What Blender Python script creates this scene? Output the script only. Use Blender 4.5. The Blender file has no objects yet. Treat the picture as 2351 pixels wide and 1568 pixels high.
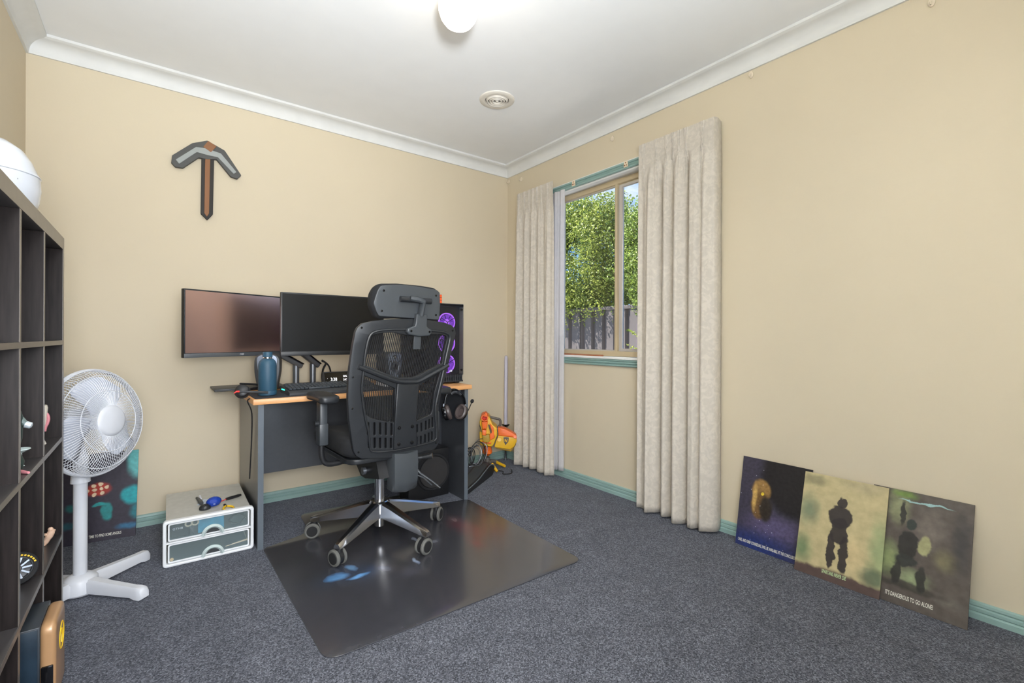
import bpy, bmesh, math, random
import numpy as np
from mathutils import Matrix, Vector, noise as mnoise

# ------------------------------------------------------------------ camera, sky, lights, exposure
scene = bpy.context.scene
C = scene.collection
F_PX, PX, PY, CAM_H = 1076.2, 1175.5, 775.1, 0.995
YAW, ROLL = math.radians(37.422), math.radians(0.213)
f_ = Vector((math.sin(YAW), math.cos(YAW), 0))
r0 = Vector((math.cos(YAW), -math.sin(YAW), 0)); u0 = Vector((0, 0, 1))
r_ = r0 * math.cos(ROLL) + u0 * math.sin(ROLL)
u_ = u0 * math.cos(ROLL) - r0 * math.sin(ROLL)
CAM = Vector((0, 0, CAM_H))
cam = bpy.data.objects.new('camera', bpy.data.cameras.new('camera'))
C.objects.link(cam)
cam.matrix_world = Matrix((
    (r_.x, u_.x, -f_.x, CAM.x), (r_.y, u_.y, -f_.y, CAM.y), (r_.z, u_.z, -f_.z, CAM.z), (0, 0, 0, 1)))
cam.data.sensor_fit = 'HORIZONTAL'; cam.data.sensor_width = 36
cam.data.lens = 36 * F_PX / 2351
cam.data.shift_y = -(784 - PY) / 2351
cam.data.clip_start = 0.02
scene.camera = cam
scene.view_settings.view_transform = 'Standard'
scene.view_settings.look = 'None'
scene.view_settings.gamma = 1
scene.view_settings.use_curve_mapping = False
scene.view_settings.exposure = 0.05

w = bpy.data.worlds.new('sky'); scene.world = w; w.use_nodes = True
nt = w.node_tree; nt.nodes.clear(); N = nt.nodes.new; L = nt.links.new
out = N('ShaderNodeOutputWorld'); bg = N('ShaderNodeBackground'); tc = N('ShaderNodeTexCoord')
sep = N('ShaderNodeSeparateXYZ'); L(tc.outputs['Generated'], sep.inputs[0])
ramp = N('ShaderNodeValToRGB'); L(sep.outputs['Z'], ramp.inputs[0])
ramp.color_ramp.elements[0].position = 0.0; ramp.color_ramp.elements[0].color = (0.20, 0.40, 0.62, 1)
ramp.color_ramp.elements[1].position = 0.6; ramp.color_ramp.elements[1].color = (0.05, 0.20, 0.52, 1)
mp = N('ShaderNodeMapping'); mp.inputs['Scale'].default_value = (2.2, 2.2, 7.0); mp.inputs['Location'].default_value = (0.3, 0.1, 0.35)
L(tc.outputs['Generated'], mp.inputs[0])
nz = N('ShaderNodeTexNoise'); nz.inputs['Scale'].default_value = 1.6; nz.inputs['Detail'].default_value = 8; nz.inputs['Roughness'].default_value = 0.58
L(mp.outputs[0], nz.inputs[0])
cr = N('ShaderNodeValToRGB'); cr.color_ramp.elements[0].position = 0.54; cr.color_ramp.elements[1].position = 0.70
L(nz.outputs['Fac'], cr.inputs[0])
mx = N('ShaderNodeMix'); mx.data_type = 'RGBA'
L(cr.outputs[0], mx.inputs[0]); L(ramp.outputs[0], mx.inputs[6]); mx.inputs[7].default_value = (0.72, 0.74, 0.76, 1)
L(mx.outputs[2], bg.inputs[0]); bg.inputs[1].default_value = 1.8
L(bg.outputs[0], out.inputs[0])

def light(name, kind, loc, direction, energy, color=(1, 1, 1), size=None, size_y=None, **kw):
    d = bpy.data.lights.new(name, kind); d.energy = energy; d.color = color
    if kind == 'AREA':
        d.shape = 'RECTANGLE'; d.size = size; d.size_y = size_y
    for k, v in kw.items(): setattr(d, k, v)
    o = bpy.data.objects.new(name, d); C.objects.link(o); o.location = loc
    o.rotation_euler = Vector(direction).to_track_quat('-Z', 'Y').to_euler()
    return o
light('sun', 'SUN', (0, 0, 8), (0.42, -0.42, -0.80), 20.0, (1.0, 0.95, 0.86), angle=0.01)
light('front_fill', 'SPOT', (0.05, -0.20, 1.10), (0.26, 1.0, -0.20), 185, (0.97, 0.98, 1.0), spot_size=math.radians(105), spot_blend=1.0, shadow_soft_size=0.30)  # unseen lamp added beside the camera to brighten desk and floor
# added fill lamp, unseen, in the rear wall opening; the window portal guides sampling
light('rear_fill', 'AREA', (0.40, -0.62, 1.10), (0.06, 1, 0.0), 14, (0.95, 0.98, 1.0), 1.2, 2.0)
light('bounce_fill', 'SPOT', (-0.05, -0.35, 1.20), (0.04, 0.42, 1.0), 540, (0.92, 0.97, 1.0), spot_size=math.radians(130), spot_blend=1.0, shadow_soft_size=0.12)  # unseen spot added to bounce off the ceiling and lift the room
p_ = light('window_portal', 'AREA', (2.50, 1.96, 1.47), (-1, 0, 0), 1, (1, 1, 1), 1.3, 1.2)
p_.data.cycles.is_portal = True

# ------------------------------------------------------------------ helpers
def ray(p):
    return r_ * ((p[0] - PX) / F_PX) - u_ * ((p[1] - PY) / F_PX) + f_
def atX(p, x): d = ray(p); return CAM + d * (x / d.x)
def atY(p, y): d = ray(p); return CAM + d * (y / d.y)
def atZ(p, z): d = ray(p); return CAM + d * ((z - CAM_H) / d.z)

def srgb(r, g, b):
    def f(c):
        c /= 255.0
        return c / 12.92 if c <= 0.04045 else ((c + 0.055) / 1.055) ** 2.4
    return (f(r), f(g), f(b))

MATS = {}
def mat(name, col, rough=0.5, metal=0.0, bump=0.0, bscale=200.0, var=0.0, vscale=8.0, spec=0.5, coat=0.0,
        emit=None, estr=0.0, stretch=None, detail=4.0, sheen=0.0, alpha=None, trans=0.0, var_col=None):
    if name in MATS: return MATS[name]
    m = bpy.data.materials.new(name); m.use_nodes = True; MATS[name] = m
    t = m.node_tree; b = t.nodes['Principled BSDF']
    b.inputs['Roughness'].default_value = rough; b.inputs['Metallic'].default_value = metal
    b.inputs['Specular IOR Level'].default_value = spec
    if coat: b.inputs['Coat Weight'].default_value = coat; b.inputs['Coat Roughness'].default_value = 0.1
    if sheen: b.inputs['Sheen Weight'].default_value = sheen; b.inputs['Sheen Roughness'].default_value = 0.4
    if emit: b.inputs['Emission Color'].default_value = (*emit, 1); b.inputs['Emission Strength'].default_value = estr
    if alpha is not None: b.inputs['Alpha'].default_value = alpha
    if trans: b.inputs['Transmission Weight'].default_value = trans
    co = t.nodes.new('ShaderNodeTexCoord')
    src = co.outputs['Object']
    if stretch:
        mpn = t.nodes.new('ShaderNodeMapping'); mpn.inputs['Scale'].default_value = stretch
        t.links.new(src, mpn.inputs[0]); src = mpn.outputs[0]
    c4 = (*col, 1)
    b.inputs['Base Color'].default_value = c4
    # every material has some procedural variation of colour and fine relief
    n = t.nodes.new('ShaderNodeTexNoise'); n.inputs['Scale'].default_value = vscale; n.inputs['Detail'].default_value = detail
    t.links.new(src, n.inputs[0])
    mr = t.nodes.new('ShaderNodeMapRange'); mr.inputs[1].default_value = 0.3; mr.inputs[2].default_value = 0.7
    t.links.new(n.outputs['Fac'], mr.inputs[0])
    mxx = t.nodes.new('ShaderNodeMix'); mxx.data_type = 'RGBA'
    v = var if var else 0.04
    lo = [max(0, x * (1 - v)) for x in col]; hi = var_col if var_col else [min(1, x * (1 + v)) for x in col]
    mxx.inputs[6].default_value = (*lo, 1); mxx.inputs[7].default_value = (*hi, 1)
    t.links.new(mr.outputs[0], mxx.inputs[0]); t.links.new(mxx.outputs[2], b.inputs['Base Color'])
    if bump:
        n2 = t.nodes.new('ShaderNodeTexNoise'); n2.inputs['Scale'].default_value = bscale; n2.inputs['Detail'].default_value = 3
        t.links.new(src, n2.inputs[0])
        bp = t.nodes.new('ShaderNodeBump'); bp.inputs['Strength'].default_value = bump; bp.inputs['Distance'].default_value = 0.004
        t.links.new(n2.outputs['Fac'], bp.inputs['Height']); t.links.new(bp.outputs[0], b.inputs['Normal'])
    return m

def new_bm(): return bmesh.new()

def xform(bm, verts, M): bmesh.ops.transform(bm, matrix=M, verts=verts)

def box(bm, a, b, bev=0.0, seg=2, M=None):
    x0, y0, z0 = a; x1, y1, z1 = b
    r = bmesh.ops.create_cube(bm, size=1.0); vs = r['verts']
    for v in vs:
        v.co = Vector(((x0 + x1) / 2 + v.co.x * (x1 - x0), (y0 + y1) / 2 + v.co.y * (y1 - y0), (z0 + z1) / 2 + v.co.z * (z1 - z0)))
    if M is not None: xform(bm, vs, M)
    if bev:
        es = list({e for v in vs for e in v.link_edges})
        bmesh.ops.bevel(bm, geom=es, offset=bev, segments=seg, affect='EDGES', profile=0.5)
    return bm

def frame_of(d):
    d = d.normalized()
    a = Vector((0, 0, 1)) if abs(d.z) < 0.9 else Vector((1, 0, 0))
    x = a.cross(d).normalized(); y = d.cross(x)
    return x, y

def rings(bm, rs, caps=True, closed=False):
    """skin a list of rings (each a list of Vectors of equal length)"""
    vv = [[bm.verts.new(p) for p in r] for r in rs]
    n = len(vv[0]); m = len(vv)
    for i in range(m if closed else m - 1):
        a, b = vv[i], vv[(i + 1) % m]
        for j in range(n):
            bm.faces.new((a[j], a[(j + 1) % n], b[(j + 1) % n], b[j]))
    if caps and not closed:
        bm.faces.new(list(reversed(vv[0]))); bm.faces.new(vv[-1])
    return bm

def cyl(bm, p0, p1, r0, r1=None, seg=16):
    p0, p1 = Vector(p0), Vector(p1); r1 = r0 if r1 is None else r1
    x, y = frame_of(p1 - p0)
    R = lambda p, r: [p + x * (r * math.cos(2 * math.pi * k / seg)) + y * (r * math.sin(2 * math.pi * k / seg)) for k in range(seg)]
    return rings(bm, [R(p0, r0), R(p1, r1)])

def tube(bm, pts, r, seg=8, closed=False, flat=1.0):
    pts = [Vector(p) for p in pts]; n = len(pts); rs = []
    px_ = None
    for i, p in enumerate(pts):
        if closed: d = pts[(i + 1) % n] - pts[i - 1]
        else: d = pts[min(i + 1, n - 1)] - pts[max(i - 1, 0)]
        d.normalize()
        if px_ is None: x, y = frame_of(d)
        else:
            x = (px_ - d * px_.dot(d)).normalized(); y = d.cross(x)
        px_ = x
        rr = r[i] if isinstance(r, (list, tuple)) else r
        rs.append([p + x * (rr * math.cos(2 * math.pi * k / seg)) + y * (rr * flat * math.sin(2 * math.pi * k / seg)) for k in range(seg)])
    return rings(bm, rs, True, closed)

def smooth_path(pts, n=6):
    pts = [Vector(p) for p in pts]; o = []
    for i in range(len(pts) - 1):
        p0 = pts[max(i - 1, 0)]; p1 = pts[i]; p2 = pts[i + 1]; p3 = pts[min(i + 2, len(pts) - 1)]
        for k in range(n):
            t = k / n
            o.append(0.5 * ((2 * p1) + (p2 - p0) * t + (2 * p0 - 5 * p1 + 4 * p2 - p3) * t * t + (3 * p1 - p0 - 3 * p2 + p3) * t ** 3))
    o.append(pts[-1]); return o

def lathe(bm, prof, c=(0, 0, 0), seg=24, axis='Z', M=None, torus=False):
    c = Vector(c); rs = []
    for r, z in prof:
        r = max(r, 1e-4); ring = []
        for k in range(seg):
            a = 2 * math.pi * k / seg
            v = Vector((r * math.cos(a), r * math.sin(a), z))
            if axis == 'Y': v = Vector((v.x, -v.z, v.y))      # profile height runs towards -Y
            if M is not None: v = M @ v
            ring.append(c + v)
        rs.append(ring)
    return rings(bm, rs, not torus, torus)

def ball(bm, c, r, seg=16, ring=10, M=None):
    if not isinstance(r, (tuple, list)): r = (r, r, r)
    rr = bmesh.ops.create_uvsphere(bm, u_segments=seg, v_segments=ring, radius=1.0)
    m = Matrix.Translation(Vector(c)) @ (M if M is not None else Matrix.Identity(4)) @ Matrix.Diagonal((*r, 1))
    xform(bm, rr['verts'], m); return bm

def prism(bm, poly, vec):
    poly = [Vector(p) for p in poly]; vec = Vector(vec)
    a = [bm.verts.new(p) for p in poly]; b = [bm.verts.new(p + vec) for p in poly]; n = len(a)
    bm.faces.new(list(reversed(a))); bm.faces.new(b)
    for i in range(n): bm.faces.new((a[i], a[(i + 1) % n], b[(i + 1) % n], b[i]))
    bmesh.ops.recalc_face_normals(bm, faces=bm.faces[:]); return bm

def grid(bm, P):
    vv = [[bm.verts.new(p) for p in row] for row in P]
    for i in range(len(vv) - 1):
        for j in range(len(vv[0]) - 1):
            bm.faces.new((vv[i][j], vv[i][j + 1], vv[i + 1][j + 1], vv[i + 1][j]))
    return bm

WM = {}                                                     # world matrices of empties, kept by hand
def finish(me, m, smooth=True, angle=35):
    if m: me.materials.append(m)
    if smooth:
        me.shade_smooth(); me.set_sharp_from_angle(angle=math.radians(angle))

def obj(name, bm, m, parent=None, smooth=True, local=False, angle=35, **props):
    """link one bmesh (or mesh) as one object; vertices are in world space unless local"""
    if isinstance(bm, bmesh.types.BMesh):
        bmesh.ops.recalc_face_normals(bm, faces=bm.faces[:])
        me = bpy.data.meshes.new(name); bm.to_mesh(me); bm.free()
    else: me = bm
    finish(me, m, smooth, angle)
    o = bpy.data.objects.new(name, me); C.objects.link(o)
    if parent is not None:
        o.parent = parent
        if not local: o.matrix_parent_inverse = WM.get(parent.name, Matrix.Identity(4)).inverted()
        if local: WM[o.name] = WM.get(parent.name, Matrix.Identity(4))
    for k, v in props.items(): o[k] = v
    return o

def tag(o, label, cat, group=None):
    o['label'] = label; o['category'] = cat
    if group: o['group'] = group
    return o

def thing(name, label, cat, loc=(0, 0, 0), rotz=0.0, group=None, M=None):
    o = bpy.data.objects.new(name, None); C.objects.link(o)
    o.empty_display_size = 0.05
    if M is None: M = Matrix.Translation(Vector(loc)) @ Matrix.Rotation(rotz, 4, 'Z')
    o.matrix_world = M; WM[o.name] = M.copy()
    return tag(o, label, cat, group)

def struct(name, bm, m, parent=None, smooth=False, **k):
    o = obj(name, bm, m, parent, smooth, **k)
    if parent is None: o['kind'] = 'structure'
    return o

def flat(outline, holes=(), ext=0.002, bev=0.0, res=2):
    """filled 2D outline with holes -> mesh, extruded by +-ext with a bevel"""
    cu = bpy.data.curves.new('outline', 'CURVE'); cu.dimensions = '2D'; cu.fill_mode = 'BOTH'
    cu.extrude = max(ext - bev, 0); cu.bevel_depth = bev; cu.offset = -bev; cu.bevel_resolution = res
    for pl in [outline, *holes]:
        s = cu.splines.new('POLY'); s.points.add(len(pl) - 1)
        for q, p in zip(s.points, pl): q.co = (p[0], p[1], 0, 1)
        s.use_cyclic_u = True
    o = bpy.data.objects.new('outline', cu); C.objects.link(o)
    dg = bpy.context.evaluated_depsgraph_get()
    me = bpy.data.meshes.new_from_object(o.evaluated_get(dg))
    bpy.data.objects.remove(o); bpy.data.curves.remove(cu)
    bm = bmesh.new(); bm.from_mesh(me); bpy.data.meshes.remove(me)
    bmesh.ops.remove_doubles(bm, verts=bm.verts[:], dist=1e-6)
    return bm

def slice_bm(bm, axis, vals):
    for v in vals:
        n = Vector((0, 0, 0)); n[axis] = 1; p = Vector((0, 0, 0)); p[axis] = v
        bmesh.ops.bisect_plane(bm, geom=bm.verts[:] + bm.edges[:] + bm.faces[:], plane_co=p, plane_no=n)

def remap(bm, fn):
    for v in bm.verts: v.co = fn(v.co)
    return bm

def rrect(x0, y0, x1, y1, r, n=5):
    o = []
    for cx, cy, a0 in ((x1 - r, y1 - r, 0), (x0 + r, y1 - r, 90), (x0 + r, y0 + r, 180), (x1 - r, y0 + r, 270)):
        for k in range(n + 1):
            a = math.radians(a0 + 90 * k / n); o.append((cx + r * math.cos(a), cy + r * math.sin(a)))
    return o

def round_poly(pts, r, n=4):
    """round the corners of a polygon"""
    o = []; m = len(pts)
    for i in range(m):
        p = Vector((*pts[i], 0)); a = Vector((*pts[i - 1], 0)); b = Vector((*pts[(i + 1) % m], 0))
        rr = r[i] if isinstance(r, (list, tuple)) else r
        da = (a - p); db = (b - p); k = min(rr, da.length * 0.45, db.length * 0.45)
        s = p + da.normalized() * k; e = p + db.normalized() * k
        for j in range(n + 1):
            t = j / n; q = s * (1 - t) ** 2 + p * 2 * t * (1 - t) + e * t * t
            o.append((q.x, q.y))
    return o

def text(body, size, ext=0.0003, xs=1.0, shear=0.0, align='LEFT', spacing=1.0, fit=None, bold=0.0):
    cu = bpy.data.curves.new('text', 'FONT'); cu.body = body; cu.size = size; cu.extrude = ext; cu.shear = shear
    cu.offset = bold; cu.align_x = align; cu.space_character = spacing; cu.resolution_u = 3
    o = bpy.data.objects.new('text', cu); C.objects.link(o)
    dg = bpy.context.evaluated_depsgraph_get()
    me = bpy.data.meshes.new_from_object(o.evaluated_get(dg))
    bpy.data.objects.remove(o); bpy.data.curves.remove(cu)
    bm = bmesh.new(); bm.from_mesh(me); bpy.data.meshes.remove(me)
    if fit:
        xx = [v.co.x for v in bm.verts]; xs = fit / (max(xx) - min(xx))
    for v in bm.verts: v.co.x *= xs
    return bm

def basis(o, x, y, z):
    x, y, z = Vector(x).normalized(), Vector(y).normalized(), Vector(z).normalized(); o = Vector(o)
    return Matrix(((x.x, y.x, z.x, o.x), (x.y, y.y, z.y, o.y), (x.z, y.z, z.z, o.z), (0, 0, 0, 1)))

# ------------------------------------------------------------------ materials of the room
XR, YB, XL, YF, ZC = 2.343, 3.129, -0.478, -0.60, 2.40
M_wall = mat('wall_paint', srgb(211, 198, 173), 0.75, bump=0.05, bscale=90, var=0.02, vscale=1.5)
M_ceil = mat('ceiling_paint', srgb(241, 242, 244), 0.85, bump=0.03, bscale=60, var=0.01)
M_white = mat('white_gloss_paint', srgb(232, 232, 230), 0.45)
M_green = mat('green_trim_paint', srgb(146, 174, 168), 0.35, var=0.05, vscale=20)
M_out = mat('outer_cladding', srgb(150, 140, 130), 0.8)

def carpet():
    m = bpy.data.materials.new('carpet'); m.use_nodes = True; t = m.node_tree; b = t.nodes['Principled BSDF']
    co = t.nodes.new('ShaderNodeTexCoord')
    def noise(s, d=3):
        n = t.nodes.new('ShaderNodeTexNoise'); n.inputs['Scale'].default_value = s; n.inputs['Detail'].default_value = d
        t.links.new(co.outputs['Object'], n.inputs[0]); return n.outputs['Fac']
    vo = t.nodes.new('ShaderNodeTexVoronoi'); vo.inputs['Scale'].default_value = 270; t.links.new(co.outputs['Object'], vo.inputs['Vector'])
    sx_ = t.nodes.new('ShaderNodeSeparateColor'); t.links.new(vo.outputs['Color'], sx_.inputs[0])
    av = t.nodes.new('ShaderNodeMath'); av.operation = 'ADD'; t.links.new(sx_.outputs[0], av.inputs[0]); t.links.new(sx_.outputs[1], av.inputs[1])
    hf = t.nodes.new('ShaderNodeMath'); hf.operation = 'MULTIPLY'; hf.inputs[1].default_value = 0.5; t.links.new(av.outputs[0], hf.inputs[0])
    fine = hf.outputs[0]; big = noise(9, 3)
    r1 = t.nodes.new('ShaderNodeValToRGB'); t.links.new(fine, r1.inputs[0])
    e = r1.color_ramp.elements; e[0].position = 0.15; e[0].color = (*srgb(34, 35, 39), 1); e[1].position = 0.85; e[1].color = (*srgb(112, 114, 122), 1)
    mid = e.new(0.5); mid.color = (*srgb(70, 71, 77), 1)
    r2 = t.nodes.new('ShaderNodeMapRange'); r2.inputs[1].default_value = 0.3; r2.inputs[2].default_value = 0.7; r2.inputs[3].default_value = 0.82; r2.inputs[4].default_value = 1.12
    t.links.new(big, r2.inputs[0])
    mu = t.nodes.new('ShaderNodeVectorMath'); mu.operation = 'SCALE'
    t.links.new(r1.outputs[0], mu.inputs[0]); t.links.new(r2.outputs[0], mu.inputs['Scale']); t.links.new(mu.outputs[0], b.inputs['Base Color'])
    b.inputs['Roughness'].default_value = 0.95; b.inputs['Specular IOR Level'].default_value = 0.2
    b.inputs['Sheen Weight'].default_value = 0.2; b.inputs['Sheen Roughness'].default_value = 0.5
    b.inputs['Sheen Tint'].default_value = (0.75, 0.82, 1.0, 1)
    bp = t.nodes.new('ShaderNodeBump'); bp.inputs['Strength'].default_value = 0.30; bp.inputs['Distance'].default_value = 0.004
    t.links.new(vo.outputs['Distance'], bp.inputs['Height']); t.links.new(bp.outputs[0], b.inputs['Normal'])
    return m
M_carpet = carpet()

# ------------------------------------------------------------------ room shell
struct('floor', box(new_bm(), (XL - 0.1, YF - 0.1, -0.06), (XR + 0.05, YB + 0.1, 0)), M_carpet)
struct('ceiling', box(new_bm(), (XL - 0.35, YF - 0.35, ZC), (XR + 0.20, YB + 0.35, ZC + 0.12)), M_ceil)
struct('wall_back', box(new_bm(), (XL - 0.1, YB, -0.3), (XR + 0.16, YB + 0.1, ZC)), M_wall)
struct('wall_left', box(new_bm(), (XL - 0.1, YF - 0.1, -0.3), (XL, YB, ZC)), M_wall)
WY0, WY1, WZ0, WZ1 = 1.33, 2.60, 0.865, 2.047           # window opening
bmw = new_bm()                                            # wall with its opening, one connected mesh
ys = [YF - 0.1, WY0, WY1, YB]; zs = [-0.3, WZ0, WZ1, ZC]
def wall_sheet(x):
    vv = [[bmw.verts.new((x, y, z)) for z in zs] for y in ys]
    for i in range(3):
        for j in range(3):
            if not (i == 1 and j == 1): bmw.faces.new((vv[i][j], vv[i + 1][j], vv[i + 1][j + 1], vv[i][j + 1]))
    return vv
va, vb = wall_sheet(XR), wall_sheet(XR + 0.16)
for (i, j), (k, l) in (((1, 1), (2, 1)), ((2, 1), (2, 2)), ((2, 2), (1, 2)), ((1, 2), (1, 1)), ((0, 0), (3, 0)), ((0, 3), (3, 3))):
    if abs(i - k) < 3: bmw.faces.new((va[i][j], va[k][l], vb[k][l], vb[i][j]))
for j in range(3):
    bmw.faces.new((va[0][j], va[0][j + 1], vb[0][j + 1], vb[0][j])); bmw.faces.new((va[3][j], va[3][j + 1], vb[3][j + 1], vb[3][j]))
struct('wall_right', bmw, M_wall)
bmr = new_bm()                                            # unseen rear wall behind the camera, opening added for the fill lamp
box(bmr, (XL - 0.1, YF - 0.1, -0.3), (-0.25, YF, ZC)); box(bmr, (1.05, YF - 0.1, -0.3), (XR + 0.16, YF, ZC)); box(bmr, (-0.25, YF - 0.1, 2.14), (1.05, YF, ZC))
struct('wall_rear', bmr, M_wall)

# cornice: cove section carried round the room, one length for each wall
def section(name, prof, p0, p1, inward, m, mitre=(0, 0)):
    """prof = list of (distance into the room, z); mitre pulls the ends back with distance"""
    bm = new_bm(); p0, p1, inward = Vector(p0), Vector(p1), Vector(inward); d = (p1 - p0).normalized()
    rs = []
    for p, s, mt in ((p0, 1, mitre[0]), (p1, -1, mitre[1])):
        rs.append([p + inward * a + d * (s * a * mt) + Vector((0, 0, z)) for a, z in prof])
    rings(bm, rs)
    return struct(name, bm, m, smooth=True, angle=25)
cove = [(0, 2.32), (0.010, 2.32), (0.012, 2.326)]
for k in range(7):
    a = math.radians(90 * k / 6)
    cove.append((0.012 + 0.052 * (1 - math.cos(a)), 2.328 + 0.052 * math.sin(a)))
M_corn = mat('cornice_paint', srgb(222, 222, 220), 0.6)
cove += [(0.072, 2.384), (0.080, 2.388), (0.080, 2.40), (0, 2.40)]
section('trim_1', cove, (XL, YB, 0), (XR, YB, 0), (0, -1, 0), M_corn, (1, 1))
section('trim_2', cove, (XR, YB, 0), (XR, YF, 0), (-1, 0, 0), M_corn, (1, 1))
section('trim_3', cove, (XL, YF, 0), (XL, YB, 0), (1, 0, 0), M_corn, (1, 1))
def skirt(h):
    k = h / 0.068
    return [(0, 0), (0.017, 0), (0.017, 0.022 * k), (0.012, 0.026 * k), (0.0095, 0.028 * k), (0.014, 0.032 * k), (0.0145, 0.044 * k), (0.0085, 0.048 * k),
            (0.0085, 0.051 * k), (0.0125, 0.054 * k), (0.011, 0.064 * k), (0.006, h), (0, h)]
section('baseboard_back', skirt(0.060), (XL, YB, 0), (XR, YB, 0), (0, -1, 0), M_green, (1, 1))
section('baseboard_right', skirt(0.060), (XR, YB, 0), (XR, YF, 0), (-1, 0, 0), M_green, (1, 1))
section('baseboard_left', skirt(0.060), (XL, YF, 0), (XL, YB, 0), (1, 0, 0), M_green, (1, 1))

# ------------------------------------------------------------------ window
M_alu = mat('beige_aluminium', srgb(206, 188, 154), 0.35, 0.15)
M_alu_in = mat('pale_aluminium', srgb(205, 198, 190), 0.3, 0.3)
M_glass = bpy.data.materials.new('window_glass'); M_glass.use_nodes = True
t = M_glass.node_tree; t.nodes.clear()
o_ = t.nodes.new('ShaderNodeOutputMaterial'); ms = t.nodes.new('ShaderNodeMixShader'); tr = t.nodes.new('ShaderNodeBsdfTransparent'); gl = t.nodes.new('ShaderNodeBsdfGlossy')
fr = t.nodes.new('ShaderNodeFresnel'); fr.inputs[0].default_value = 1.25; gl.inputs['Roughness'].default_value = 0.02
nzz = t.nodes.new('ShaderNodeTexNoise'); nzz.inputs['Scale'].default_value = 3; mrr = t.nodes.new('ShaderNodeMapRange'); mrr.inputs[3].default_value = 0.93; mrr.inputs[4].default_value = 0.99
t.links.new(nzz.outputs['Fac'], mrr.inputs[0]); t.links.new(mrr.outputs[0], tr.inputs[0])
t.links.new(fr.outputs[0], ms.inputs[0]); t.links.new(tr.outputs[0], ms.inputs[1]); t.links.new(gl.outputs[0], ms.inputs[2]); t.links.new(ms.outputs[0], o_.inputs[0])

win = bpy.data.objects.new('window_1', None); C.objects.link(win); win.empty_display_size = 0.05
win.matrix_world = Matrix.Translation((XR, 1.965, WZ0)); WM['window_1'] = Matrix.Translation((XR, 1.965, WZ0))
win['kind'] = 'structure'; win['label'] = 'aluminium sliding window between the two curtains, hedge outside'
def ring_frame(x0, x1, y0, y1, z0, z1, tk, tz=None):
    tz = tz or tk
    bm = flat([(y0, z0), (y1, z0), (y1, z1), (y0, z1)], [[(y0 + tk, z0 + tz), (y1 - tk, z0 + tz), (y1 - tk, z1 - tz), (y0 + tk, z1 - tz)]], (x1 - x0) / 2)
    return remap(bm, lambda c: Vector(((x0 + x1) / 2 + c.z, c.x, c.y)))
obj('reveal', ring_frame(XR + 0.001, XR + 0.085, WY0 - 0.002, WY1 + 0.002, WZ0 - 0.004, WZ1 + 0.002, 0.012), M_white, win, smooth=False)
obj('frame', ring_frame(2.412, 2.46, WY0 + 0.012, WY1 - 0.012, WZ0 + 0.010, WZ1 - 0.010, 0.030, 0.032), M_alu, win, smooth=False)
obj('mullion', box(new_bm(), (2.414, 2.026, WZ0 + 0.04), (2.45, 2.044, WZ1 - 0.04), 0.001), M_alu, win)
sash = obj('sash', ring_frame(2.425, 2.445, WY0 + 0.044, 2.016, WZ0 + 0.045, WZ1 - 0.050, 0.024, 0.016), M_alu_in, win, smooth=False)
fixed = obj('fixed_sash', ring_frame(2.43, 2.445, 2.040, WY1 - 0.046, WZ0 + 0.042, WZ1 - 0.042, 0.010, 0.008), M_alu_in, win, smooth=False)
obj('pane', box(new_bm(), (2.431, WY0 + 0.07, WZ0 + 0.07), (2.433, 1.994, WZ1 - 0.066)), M_glass, win, smooth=False)
obj('pane', box(new_bm(), (2.436, 2.046, WZ0 + 0.048), (2.438, WY1 - 0.050, WZ1 - 0.048)), M_glass, win, smooth=False)
def moulding(name, z0, z1, y0, y1, dep):
    h = z1 - z0
    prof = [(0, z0), (dep * 0.7, z0), (dep * 0.9, z0 + 0.10 * h), (dep * 0.9, z0 + 0.25 * h), (dep * 0.55, z0 + 0.30 * h), (dep * 0.8, z0 + 0.38 * h), (dep, z0 + 0.5 * h),
            (dep * 0.8, z0 + 0.60 * h), (dep * 0.55, z0 + 0.68 * h), (dep * 0.9, z0 + 0.74 * h), (dep, z0 + 0.86 * h), (dep * 0.9, z1), (0, z1)]
    return section(name, prof, (XR, y1, 0), (XR, y0, 0), (-1, 0, 0), M_green)
moulding('trim_4', 2.047, 2.090, WY0 - 0.05, WY1 - 0.012, 0.018)
moulding('trim_5', 0.815, 0.860, WY0 - 0.05, WY1 + 0.02, 0.020)
struct('trim_6', box(new_bm(), (XR - 0.026, WY0 - 0.05, 0.860), (XR + 0.055, WY1 + 0.02, 0.868), 0.002), M_white)
struct('trim_lit_edge', box(new_bm(), (XR - 0.016, WY0 - 0.05, 2.090), (XR, WY1 + 0.02, 2.095), 0.001), M_white)  # white strip paints the light caught along the head trim's top edge

M_cream = mat('cream_plastic', srgb(236, 218, 190), 0.5)
M_hole = mat('dark_hole', srgb(150, 105, 70), 0.8)
for i, p in enumerate([(1317, 421), (1437, 377)]):
    c = atX(p, 2.322)
    t_ = thing('curtain_bracket', ['cream curtain bracket on the green head trim, nearer the left curtain', 'cream curtain bracket on the green head trim, nearer the right curtain'][i], 'bracket', c, 0, 'brackets on the window head')
    pl = flat(round_poly([(-0.016, -0.018), (0.016, -0.018), (0.013, 0.018), (-0.013, 0.018)], 0.004), (), 0.003, 0.001)
    obj('plate', remap(pl, lambda v, c=c: Vector((c.x + v.z, c.y + v.x, c.z + v.y))), M_cream, t_)
    for dy, dz in ((0, 0.009), (-0.007, -0.007), (0.007, -0.007)):
        obj('screw', cyl(new_bm(), (c.x - 0.0045, c.y + dy, c.z + dz), (c.x, c.y + dy, c.z + dz), 0.0042, seg=10), M_hole, t_)
M_stick = mat('brown_wood', srgb(164, 104, 74), 0.45, var=0.2, vscale=30, stretch=(6, 1, 6))
a, b = Vector((2.362, 2.56, 0.876)), Vector((2.366, 2.101, 0.876))
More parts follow.
